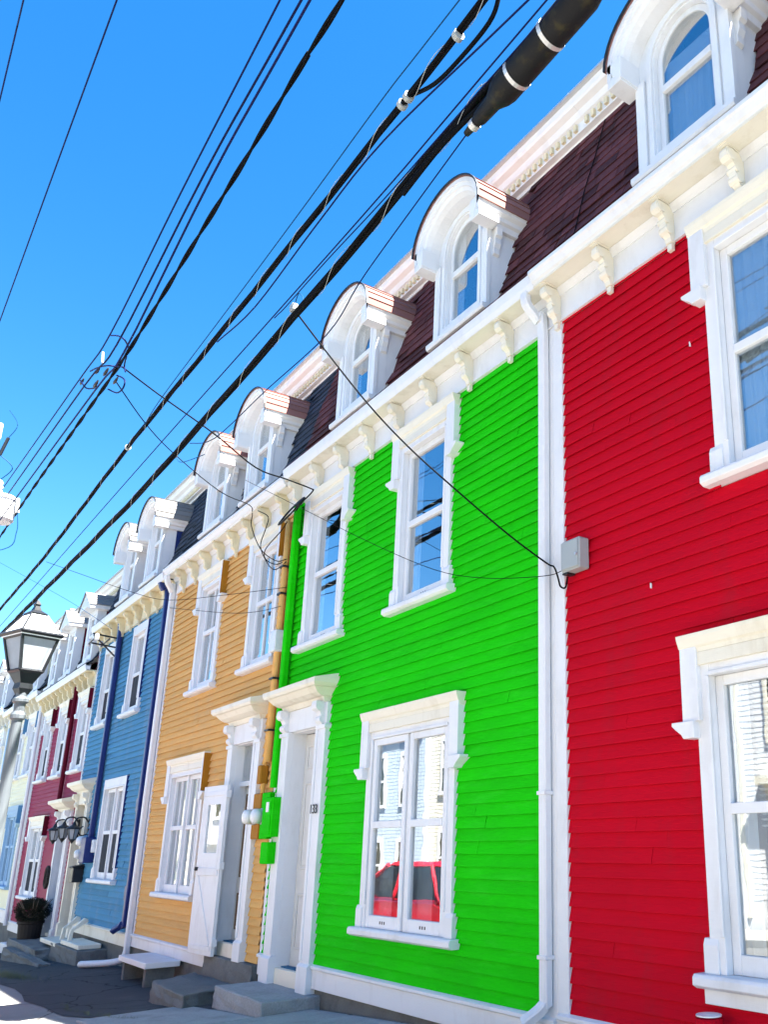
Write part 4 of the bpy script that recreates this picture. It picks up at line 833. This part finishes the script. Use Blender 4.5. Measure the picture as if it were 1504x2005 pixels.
# ------------------------------------------------------------------ street lamp, sign, transformer
def street_lamp():
    x, y = -11.37, -3.22; g = gz(x, y); t = thing('street_lamp', 'black four sided lantern street lamp at the left edge', 'street lamp', (x, y, g))
    MB().lathe(x, y, [(0.16, g-0.05), (0.16, g+0.1), (0.13, g+0.15), (0.12, g+0.7), (0.09, g+0.8), (0.065, g+0.9), (0.048, 3.067), (0.068, 3.086), (0.068, 3.123), (0.048, 3.160), (0.052, 3.235), (0.075, 3.253), (0.075, 3.281), (0.05, 3.309), (0.05, 3.346)], 16).build('post', 'lampgrey', t, smooth=False)
    rot = math.radians(18)
    def sq(r, z): return [(x+r*math.cos(rot+math.pi/4+k*math.pi/2), y+r*math.sin(rot+math.pi/4+k*math.pi/2), z) for k in range(4)]
    MB().loft([sq(0.060, 3.328), sq(0.095, 3.384), sq(0.086, 3.439), sq(0.146, 3.532), sq(0.163, 3.570)]).build('lantern_base', 'iron', t)
    f = MB(); lo, hi = sq(0.155, 3.560), sq(0.251, 3.904)
    for a, b_ in zip(lo, hi): f.tube([a, b_], 0.017, 4)
    for r_ in (lo, hi):
        for i in range(4): f.tube([r_[i], r_[(i+1) % 4]], 0.019, 4)
    f.build('frame', 'iron', t)
    lo, hi = sq(0.146, 3.570), sq(0.243, 3.895)
    for i in range(4):
        j = (i+1) % 4; MB().add([lo[i], lo[j], hi[j], hi[i]], [(0, 1, 2, 3)]).build('lantern_pane', 'frost', t)
    rf = MB().loft([sq(0.280, 3.904), sq(0.284, 3.932), sq(0.112, 4.146), sq(0.077, 4.155)]); rf.build('roof', 'ceramic', t)
    MB().loft([sq(0.112, 4.146), sq(0.116, 4.165), sq(0.052, 4.202), sq(0.030, 4.248), sq(0.039, 4.267), sq(0.009, 4.314)]).build('finial', 'iron', t)
    b = MB(); R0, R1 = sq(0.286, 3.936), sq(0.114, 4.150)
    for a, b_ in zip(R0, R1): b.tube([a, b_], 0.010, 4)
    for i in range(4): b.tube([R0[i], R0[(i+1) % 4]], 0.022, 4)
    b.build('roof_ribs', 'iron', t)
street_lamp()
t = thing('street_sign', 'white street sign with red ring cut off by the left edge below the lantern', 'sign', (-13.2, -3.2, gz(-13.2, -3.2)))
d1 = Vector((0.85, -0.5, 0)).normalized(); d2 = Vector((0.5, 0.85, 0)).normalized(); c0 = Vector((-13.02, -3.19, 2.25))
def pl_(w0, w1, z0, z1, th, off): 
    P = [c0+d2*a+Vector((0, 0, z))+d1*o_ for o_ in (off, off+th) for a, z in ((w0, z0), (w1, z0), (w1, z1), (w0, z1))]
    return MB().add(P, [(0, 1, 2, 3), (4, 5, 6, 7), (0, 1, 5, 4), (1, 2, 6, 5), (2, 3, 7, 6), (3, 0, 4, 7)])
pl_(-0.24, 0.24, -0.33, 0.33, 0.006, 0).build('plate', 'ceramic', t, bevel=0.003)
b = MB(); n = 24
for k in range(n):
    a0, a1 = 2*math.pi*k/n, 2*math.pi*(k+1)/n
    b.add([c0+d2*(r*math.cos(a))+Vector((0, 0, 0.06+r*math.sin(a)))+d1*0.010 for a, r in ((a0, 0.19), (a1, 0.19), (a1, 0.15), (a0, 0.15))], [(0, 1, 2, 3)])
b.build('red_ring', 'signred', t)
MB().tube([(-13.06, -3.21, -0.1), (-13.06, -3.21, 2.6)], 0.03, 8).build('post', 'steel', t)
t = thing('utility_pole', 'pale grey transformer can on its pole at the left edge', 'utility pole', (-18.3, -4.1, gz(-18.3, -4.1)))
MB().tube([(-18.3, -4.1, -0.5), (-18.3, -4.1, 10.6)], [0.17, 0.13], 12).build('pole', 'timber', t, smooth=True)
MB().lathe(-17.82, -3.15, [(0.20, 7.08), (0.235, 7.12), (0.235, 7.45), (0.25, 7.46), (0.25, 7.50), (0.2, 7.54), (0.05, 7.57)], 24).build('transformer', 'ceramic', t)
MB().lathe(-17.76, -3.22, [(0.05, 7.53), (0.07, 7.59), (0.045, 7.63), (0.07, 7.67), (0.045, 7.71), (0.06, 7.75), (0.02, 7.8)], 12).build('bushing', 'ceramic', t)
MB().tube([(-17.66, -2.93, 7.5), (-17.66, -2.90, 7.25)], 0.03, 8).build('side_bushing', 'ceramic', t)
MB().box(-17.66, -17.5, -3.52, -3.35, 8.42, 8.72).build('arrester', 'ceramic', t, bevel=0.02)
MB().tube([(-17.6, -3.31, 8.18), (-17.56, -3.24, 8.5)], 0.028, 8).build('fuse_cutout', 'iron', t)
MB().tube([(-18.25, -4.05, 7.3), (-17.9, -3.3, 7.3)], 0.03, 6).build('mounting_arm', 'steel', t)
MB().tube([(-18.25, -4.05, 8.45), (-17.6, -3.4, 8.45)], 0.03, 6).build('mounting_arm', 'steel', t)
for q in ([(-17.56, -3.24, 8.5), (-17.5, -3.15, 8.75), (-17.55, -3.3, 9.0)], [(-17.6, -3.31, 8.18), (-17.55, -3.1, 7.98), (-17.74, -3.22, 7.8)], [(-17.66, -2.90, 7.25), (-17.66, -2.86, 6.9), (-17.75, -3.0, 6.6), (-18.2, -4.0, 6.4)]):
    MB().tube(spline(q), 0.008, 5).build('jumper_wire', 'wirecyan', t)

# ------------------------------------------------------------------ overhead wires
def ext(P, k0, k1):
    a, b_ = Vector(P[0]), Vector(P[1]); c, d = Vector(P[-1]), Vector(P[-2])
    return [tuple(a+(a-b_).normalized()*k0)]+list(P)+[tuple(c+(c-d).normalized()*k1)]
def wire(name, label, pts, r, mat='wire', e=(6, 12), sub=5, twist=0, cat='cable', freq=2.0):
    P = spline(ext(pts, *e) if e else pts, sub)
    b = MB()
    if twist:
        for ph in range(twist):
            Q = []; s = 0
            F = spline([tuple(p) for p in P], 5)
            for i, p in enumerate(F):
                s += (F[i]-F[i-1]).length if i else 0
                Q.append(p+Vector((0, math.cos(s*freq+ph*2*math.pi/twist), math.sin(s*freq+ph*2*math.pi/twist)))*r*0.9)
            b.tube(Q, r, 6)
    else: b.tube(P, r, 7)
    return b.build(name, mat, None, smooth=True, label=label, category=cat)
wire('overhead_wire', 'thin blue wire crossing the top left corner of the sky', [(-9.195, -4.51, 9.6), (-10.673, -4.493, 9.6)], 0.008)
wire('overhead_wire', 'lone thin blue wire slanting down the left part of the sky', [(-8.239, -3.858, 9.2), (-11.164, -3.855, 9.2), (-14.837, -3.848, 9.2)], 0.008)
wire('overhead_wire', 'leftmost of the three parallel wires running to the transformer', [(-6.159, -3.05, 7.874), (-8.43, -3.05, 7.638), (-10.861, -3.05, 7.308), (-12.61, -3.05, 7.459), (-18.898, -3.05, 8.089)], 0.008)
wire('overhead_wire', 'middle of the three parallel wires running to the transformer', [(-5.532, -3.1, 7.255), (-7.466, -3.1, 7.153), (-10.073, -3.1, 6.782), (-11.638, -3.1, 6.986), (-17.19, -3.1, 7.457)], 0.009)
wire('overhead_wire', 'rightmost of the three parallel wires running to the transformer', [(-5.219, -3.15, 6.927), (-7.008, -3.15, 6.787), (-9.352, -3.15, 6.336), (-10.577, -3.15, 6.45), (-15.625, -3.15, 6.842)], 0.009)
wire('overhead_cable', 'wavy thick black twisted cable right of the three parallel wires', [(-5.327, -2.9, 7.214), (-5.899, -2.9, 7.206), (-6.601, -2.9, 7.161), (-7.427, -2.9, 7.121), (-8.272, -2.9, 7.09), (-9.518, -2.9, 7.033), (-10.877, -2.9, 7.001), (-13.403, -2.9, 7.108), (-16.422, -2.9, 7.241), (-19.527, -2.9, 7.345)], 0.0115, 'cable', twist=2, freq=5.0)
wire('overhead_wire', 'thin light blue wire just left of the long black cable bundle', [(-4.818, -2.3, 7.19), (-5.868, -2.3, 7.201), (-7.262, -2.3, 7.137), (-9.126, -2.3, 7.075), (-11.474, -2.3, 7.013), (-12.128, -2.3, 6.913)], 0.005, 'wirecyan', e=(6, 0.01))
c8 = [(-4.632, -2.2, 7.136), (-5.782, -2.2, 7.11), (-9.118, -2.2, 7.088), (-13.422, -2.2, 7.105), (-18.937, -2.2, 6.972), (-24.192, -2.2, 7.037)]
b8 = wire('overhead_cable', 'long black cable bundle left of the splice enclosure', c8, 0.0155, 'cable', twist=3, freq=1.2)
for i, p in enumerate([(-4.989, -2.2, 7.101), (-5.759, -2.2, 7.106), (-5.667, -2.2, 7.106), (-13.422, -2.2, 7.105)]):
    MB().tube([(p[0]-0.02, p[1], p[2]), (p[0]+0.02, p[1], p[2])], 0.041, 10).build('cable_clamp', 'greybox', b8)
wire('overhead_cable', 'black cable looping away from the long bundle at the top of the picture', [(-4.55, -2.15, 7.319), (-4.569, -2.15, 7.115), (-4.683, -2.15, 6.978), (-5.075, -2.15, 6.974), (-5.382, -2.15, 7.029), (-5.724, -2.15, 7.192), (-5.858, -2.15, 7.214)], 0.016, 'cable', e=(2, 0.01))
wire('overhead_wire', 'purple blue wire between the long bundle and the splice enclosure', [(-4.184, -2.2, 6.676), (-6.031, -2.2, 6.973), (-7.244, -2.2, 6.953), (-8.64, -2.2, 6.863), (-9.701, -2.2, 7.005)], 0.007, e=(4, 0.01))
wire('overhead_wire', 'long thin blue wire running beside the thick spliced cable', [(-4.808, -2.15, 6.588), (-6.08, -2.15, 6.558), (-8.698, -2.15, 6.574), (-13.365, -2.15, 6.61), (-24.092, -2.15, 6.633)], 0.006)
wire('overhead_wire', 'short blue wire tied to the thick spliced cable near the tie clamp', [(-5.233, -2.1, 6.581), (-6.176, -2.1, 6.576), (-7.2, -2.1, 6.609), (-8.078, -2.1, 6.611), (-8.262, -2.1, 6.624)], 0.005, e=(3, 0.1))
c10 = [(-4.317, -2.0, 6.708), (-5.038, -2.0, 6.714), (-6.37, -2.0, 6.642), (-7.956, -2.0, 6.567), (-11.974, -2.0, 6.449), (-14.148, -2.0, 6.434), (-19.701, -2.0, 6.536), (-25.174, -2.0, 6.64)]
b10 = wire('overhead_cable', 'thick black cable carrying the splice enclosure', c10, 0.021, 'cable', twist=3, freq=0.9)
wire('overhead_cable', 'black cable entering the lower end of the splice enclosure', [(-4.791, -2.0, 6.628), (-5.035, -2.0, 6.624), (-5.228, -2.0, 6.647), (-5.571, -2.0, 6.653), (-6.055, -2.0, 6.596)], 0.02, 'cable', e=None)
AX0, AX1 = Vector((-3.671, -2.0, 6.612)), Vector((-5.062, -2.0, 6.523))
wire('overhead_wire', 'thin blue wire under the thick cable joining it left of the pink dormers', [(-5.091, -1.95, 6.631), (-6.434, -1.95, 6.356), (-6.88, -1.95, 6.244), (-7.435, -1.95, 6.056), (-8.839, -1.95, 6.11), (-10.335, -1.95, 6.158), (-11.296, -1.95, 6.451)], 0.005, e=None)
CL = Vector((-8.15, -2.0, 6.662))
wire('service_wire', 'black service wire from the thick cable to the grey box on the red house', [(-8.15, -2.0, 6.662), (-8.04, -1.687, 6.261), (-7.76, -1.373, 5.71), (-7.523, -1.06, 5.274), (-7.134, -0.747, 4.777), (-6.794, -0.433, 4.344), (-6.698, -0.12, 4.14), (-6.604, -0.11, 4.082), (-6.559, -0.103, 3.981), (-6.535, -0.095, 3.895), (-6.476, -0.088, 3.874), (-6.456, -0.08, 3.961)], 0.008, 'cable', e=None)
wire('service_wire', 'thin dark wire sagging across the green house to its right corner', [(-12.695, -0.8, 6.734), (-10.698, -0.683, 5.698), (-9.241, -0.567, 4.934), (-8.03, -0.45, 4.344), (-7.324, -0.333, 4.112), (-6.61, -0.217, 3.982), (-6.513, -0.1, 4.025)], 0.0035, 'cable', e=None)
wire('service_wire', 'dark service cable from the wire junction to the green corner eaves', [(-11.332, -2.8, 7.204), (-11.542, -2.32, 7.09), (-10.741, -1.84, 6.394), (-10.661, -1.36, 6.076), (-10.936, -0.88, 6.142), (-11.343, -0.4, 6.272), (-11.422, -0.33, 6.271), (-11.934, -0.265, 6.279), (-12.258, -0.2, 6.28)], 0.009, 'cable', e=None)
wire('service_wire', 'service wire from the wire junction to the ochre house eaves', [(-11.598, -2.8, 7.139), (-12.559, -2.2, 7.126), (-13.427, -1.6, 7.181), (-13.123, -1.0, 6.652), (-13.642, -0.4, 6.75), (-13.563, -0.36, 6.596), (-13.742, -0.295, 6.457), (-13.434, -0.23, 6.022), (-12.949, -0.165, 5.729), (-12.736, -0.1, 5.71)], 0.007, 'cable', e=None)
wire('service_wire', 'drooping black wire loop under the ochre eaves, left loop', [(-13.331, -0.36, 6.567), (-13.004, -0.317, 6.383), (-13.183, -0.273, 6.262), (-13.445, -0.23, 6.064), (-13.18, -0.187, 5.729), (-12.976, -0.143, 5.609), (-12.727, -0.1, 5.67)], 0.007, 'cable', e=None)
wire('service_wire', 'drooping black wire loop under the ochre eaves, right loop', [(-12.22, -0.33, 6.074), (-12.539, -0.284, 6.039), (-13.201, -0.238, 5.958), (-13.288, -0.192, 5.833), (-12.987, -0.146, 5.688), (-12.769, -0.1, 5.696)], 0.007, 'cable', e=None)
wire('service_wire', 'thin wire from the far bundle across the ochre upper windows', [(-18.791, -2.2, 6.797), (-17.682, -1.784, 6.365), (-15.714, -1.368, 5.674), (-15.221, -0.952, 5.509), (-13.865, -0.536, 5.361), (-12.591, -0.12, 5.259)], 0.0045, 'cable', e=None)
wire('service_wire', 'lower thin wire across the ochre upper windows', [(-18.387, -0.12, 6.173), (-15.082, -0.12, 5.4), (-13.7, -0.12, 5.134), (-12.717, -0.12, 5.014)], 0.0045, 'cable', e=None)
wire('service_wire', 'thin wire running to the bracket on the blue house', [(-24.891, -2.3, 8.288), (-24.133, -1.717, 7.797), (-22.15, -1.133, 6.915), (-21.076, -0.55, 6.246)], 0.005, 'wirecyan', e=(3, 0.01))
wire('service_wire', 'short loop of wire hanging below the thick cable near the pink dormer', [(-11.484, -2.0, 6.507), (-11.786, -1.967, 6.475), (-11.637, -1.933, 6.328), (-10.829, -1.9, 6.151)], 0.005, 'wirecyan', e=None)
t = thing('splice_enclosure', 'large black cylindrical splice enclosure with steel bands hanging on the thick cable', 'cable splice', (-4.2, -2.0, 6.55))
u = (AX1-AX0).normalized()
def along(s): return AX0+u*s
prof = [(-0.1, 0.03), (0.10, 0.05), (0.16, 0.09), (0.22, 0.104), (1.04, 0.10), (1.09, 0.09), (1.17, 0.058), (1.33, 0.05), (1.38, 0.034), (1.50, 0.022)]
MB().tube([along(s) for s, r in prof], [r for s, r in prof], 24).build('housing', 'black', t, smooth=True)
for s, r, w_ in ((0.55, 0.1025, 0.030), (0.905, 0.1015, 0.030), (1.40, 0.038, 0.045)):
    MB().tube([along(s-w_/2), along(s+w_/2)], r+0.003, 24).build('band', 'steel', t)
def lashing(cable, pts, r, pitch):
    F = spline(ext(pts, 6, 12), 40); Q = []; d = 0
    for i, p in enumerate(F):
        d += (F[i]-F[i-1]).length if i else 0
        Q.append(p+Vector((0, math.cos(d*pitch), math.sin(d*pitch)))*r)
    MB().tube(Q, 0.0026, 4).build('lashing_wire', 'greybox', cable)
lashing(b8, c8, 0.033, 8); lashing(b10, c10, 0.043, 6)
tc = MB().box(CL.x-0.04, CL.x+0.04, CL.y-0.03, CL.y+0.03, CL.z-0.03, CL.z+0.05).build('tie_clamp', 'greybox', None, bevel=0.01, label='small clamp where the service wire leaves the thick cable', category='clamp')
MB().tube(spline([CL, CL+Vector((0.08, 0, 0.12)), CL+Vector((0.18, 0, 0.05)), CL+Vector((0.22, 0, -0.02))]), 0.005, 5).build('tie_loop', 'wirecyan', tc)
JUMPERS = [[(-11.762, -3.05, 7.248), (-11.317, -3.05, 7.094), (-10.392, -3.1, 6.683), (-10.469, -3.0, 6.742), (-11.332, -2.8, 7.204)], [(-10.788, -3.05, 7.259), (-10.039, -3.1, 6.868), (-9.685, -3.1, 6.649), (-10.533, -2.9, 7.033)], [(-12.362, -3.05, 7.387), (-11.541, -3.1, 6.918), (-10.986, -3.12, 6.66), (-10.466, -3.15, 6.451)], [(-10.973, -2.9, 6.895), (-10.889, -2.85, 6.843), (-10.742, -2.85, 6.728), (-10.819, -2.85, 6.673), (-11.101, -2.85, 6.748), (-11.355, -2.9, 6.885)], [(-10.6, -2.9, 6.963), (-11.198, -2.8, 7.163), (-11.08, -2.8, 7.023)]]
INSUL = [(-11.255, -3.05, 7.034), (-10.422, -3.1, 6.624), (-10.583, -3.15, 6.532), (-12.231, -3.05, 7.316), (-11.275, -2.85, 6.98)]
SPACER = [(-11.121, -3.05, 7.202), (-11.044, -3.05, 7.036)]
# junction of the three wires: ring of jumpers with dead-end insulators
t = thing('wire_junction', 'ring of jumper loops and insulators where three wires meet', 'wire junction', (-10.9, -3.0, 6.9))
for q in JUMPERS: MB().tube(spline(q), 0.009, 5).build('jumper_loop', 'wire', t, smooth=True)
for p in INSUL: MB().tube([(p[0]-0.10, p[1], p[2]), (p[0]-0.04, p[1], p[2]), (p[0]+0.02, p[1], p[2]), (p[0]+0.10, p[1], p[2])], [0.008, 0.018, 0.016, 0.007], 8).build('insulator', 'iron', t)
MB().tube(SPACER, 0.012, 8).build('spacer', 'ceramic', t)

# ------------------------------------------------------------------ across the street (seen in the window reflections)
def far_house(xl, xr, zg, clap, trim, label, k):
    t = thing('opposite_house', label, 'house', ((xl+xr)/2, -12.8, zg), 'houses on the far side of the street')
    Y = -12.8; H = zg+7.4; b = MB(); b.box(xl, xr, Y-8, Y, zg-1.0, H); wl = b.build('wall', clap, t)
    s = MB(); z = zg+0.4
    while z < H-0.3: s.px([(Y, z), (Y+0.008, z), (Y+0.002, z+0.13), (Y, z+0.13)], xl+0.1, xr-0.1); z += 0.13
    s.build('clapboard_siding', clap, wl, kind='stuff')
    MB().px([(Y, H-0.3), (Y+0.06, H-0.3), (Y+0.1, H-0.05), (Y+0.3, H), (Y+0.32, H+0.15), (Y-8, H+0.2), (Y-8, H-0.1)], xl, xr).build('cornice', trim, t)
    for x in (xl+0.06, xr-0.06): MB().box(x-0.06, x+0.06, Y, Y+0.04, zg, H-0.3).build('corner_board', trim, t)
    W_ = (xr-xl)
    for zi, (z0, z1) in enumerate(((zg+1.0, zg+2.7), (zg+4.1, zg+5.9))):
        for xi in range(3):
            cx = xl+W_*(0.2+0.3*xi)
            if zi == 0 and xi == k % 3:
                MB().box(cx-0.62, cx+0.62, Y, Y+0.12, zg, zg+3.0).build('door_surround', trim, t); MB().box(cx-0.42, cx+0.42, Y+0.121, Y+0.13, zg+0.15, zg+2.4).build('door', ('navy', 'oak', 'burgundydark')[k % 3], t)
                MB().box(cx-0.8, cx+0.8, Y, Y+0.35, zg+3.0, zg+3.2).build('door_hood', trim, t); continue
            o_ = [(cx-0.55, z0-0.12), (cx+0.55, z0-0.12), (cx+0.55, z1+0.15), (cx-0.55, z1+0.15)]; i_ = [(cx-0.42, z0), (cx+0.42, z0), (cx+0.42, z1), (cx-0.42, z1)]
            f = MB().ring(o_, i_, Y, Y+0.06); f.box(cx-0.42, cx+0.42, Y+0.02, Y+0.05, (z0+z1)/2-0.04, (z0+z1)/2+0.04); f.box(cx-0.02, cx+0.02, Y+0.02, Y+0.045, z0, z1)
            wn = f.build('window', trim, t); MB().box(cx-0.42, cx+0.42, Y+0.024, Y+0.028, z0, z1).build('pane', 'carglass', wn)
    return t
cols = [('ivory', 'white', 'ivory house across the street, reflected in the glass'), ('skyblue', 'white', 'pale blue house with white windows across the street'), ('white', 'white', 'plain white house across the street'), ('mist', 'white', 'misty grey blue house reflected in the green house window'), ('cream', 'white', 'cream house across the street'), ('skyblue', 'white', 'second pale blue house across the street'), ('white', 'cream', 'white house with cream trim across the street'), ('yellow', 'white', 'ochre house across the street'), ('ivory', 'white', 'ivory house opposite the red house')]
for k, (c_, tr_, lb) in enumerate(cols): far_house(-60+k*7.4, -60+k*7.4+7.38, gz(-56+k*7.4)-0.05, c_, tr_, lb, k)
# red car parked at the kerb, out of frame, seen in the window glass
def car(cx, cy, label):
    g = gz(cx, cy)-0.13; t = thing('parked_car', label, 'car', (cx, cy, g)); t.scale = (1.08, 1.0, 1.2); w_ = 0.86
    side_ = [(-2.05, 0.35), (-2.1, 0.62), (-2.0, 0.78), (-1.2, 0.95), (-0.75, 1.0), (1.75, 1.02), (2.02, 0.95), (2.08, 0.6), (2.05, 0.32), (1.72, 0.26), (1.68, 0.5), (1.5, 0.66), (1.26, 0.69), (1.02, 0.66), (0.85, 0.5), (0.8, 0.26), (-0.85, 0.26), (-0.9, 0.5), (-1.07, 0.66), (-1.31, 0.69), (-1.55, 0.66), (-1.72, 0.5), (-1.76, 0.26)]
    V = []; n = len(side_)
    for yy, sc_ in ((-w_+0.08, 0.97), (-w_, 1.0), (w_, 1.0), (w_-0.08, 0.97)): pass
    b = MB(); b.py([(cx+x, g+z) for x, z in side_], cy-w_, cy+w_); b.build('body', 'carred', t, bevel=0.05)
    R = []
    for z, x0, x1, ww in ((0.99, -0.95, 1.85, 0.82), (1.25, -0.45, 1.65, 0.74), (1.46, -0.02, 1.38, 0.66)):
        R.append([(cx+x0, cy-ww, g+z), (cx+x1, cy-ww, g+z), (cx+x1, cy+ww, g+z), (cx+x0, cy+ww, g+z)])
    MB().loft(R).build('windows', 'carglass', t, bevel=0.02)
    MB().loft([[(cx-0.08, cy-0.68, g+1.455), (cx+1.42, cy-0.68, g+1.455), (cx+1.42, cy+0.68, g+1.455), (cx-0.08, cy+0.68, g+1.455)], [(cx+0.1, cy-0.58, g+1.52), (cx+1.3, cy-0.58, g+1.52), (cx+1.3, cy+0.58, g+1.52), (cx+0.1, cy+0.58, g+1.52)]]).build('roof', 'carred', t, bevel=0.02)
    for s in (-1, 1):
        b = MB()
        for (xa, za), (xb, zb_) in (((-0.97, 0.98), (-0.03, 1.47)), ((1.86, 0.98), (1.40, 1.47)), ((0.45, 0.98), (0.5, 1.47))): b.tube([(cx+xa, cy+s*0.83, g+za), (cx+xb, cy+s*0.67, g+zb_)], 0.035, 6)
        b.build('pillar', 'carred', t)
        for x in (-1.31, 1.26):
            wl = MB(); k = 24
            wl.py([(cx+x+0.32*math.cos(i*2*math.pi/k), g+0.32+0.32*math.sin(i*2*math.pi/k)) for i in range(k)], *sorted((cy+s*0.88, cy+s*0.68))); wo = wl.build('wheel', 'tyre', t, bevel=0.02)
            MB().py([(cx+x+0.2*math.cos(i*2*math.pi/k), g+0.32+0.2*math.sin(i*2*math.pi/k)) for i in range(k)], *sorted((cy+s*0.885, cy+s*0.8))).build('rim', 'steel', wo, bevel=0.01)
        MB().box(cx-2.09, cx-1.9, cy+s*0.75-0.12, cy+s*0.75+0.08, g+0.62, g+0.76).build('headlight', 'ceramic', t, bevel=0.02)
        MB().box(cx+1.95, cx+2.075, cy+s*0.75-0.1, cy+s*0.75+0.1, g+0.7, g+0.92).build('tail_light', 'signred', t, bevel=0.02)
        MB().box(cx-0.75, cx-0.55, cy+s*0.95-0.08, cy+s*0.95+0.08, g+0.98, g+1.1).build('mirror', 'carred', t, bevel=0.02)
car(-16.45, -4.5, 'red hatchback reflected in the green house ground floor window')
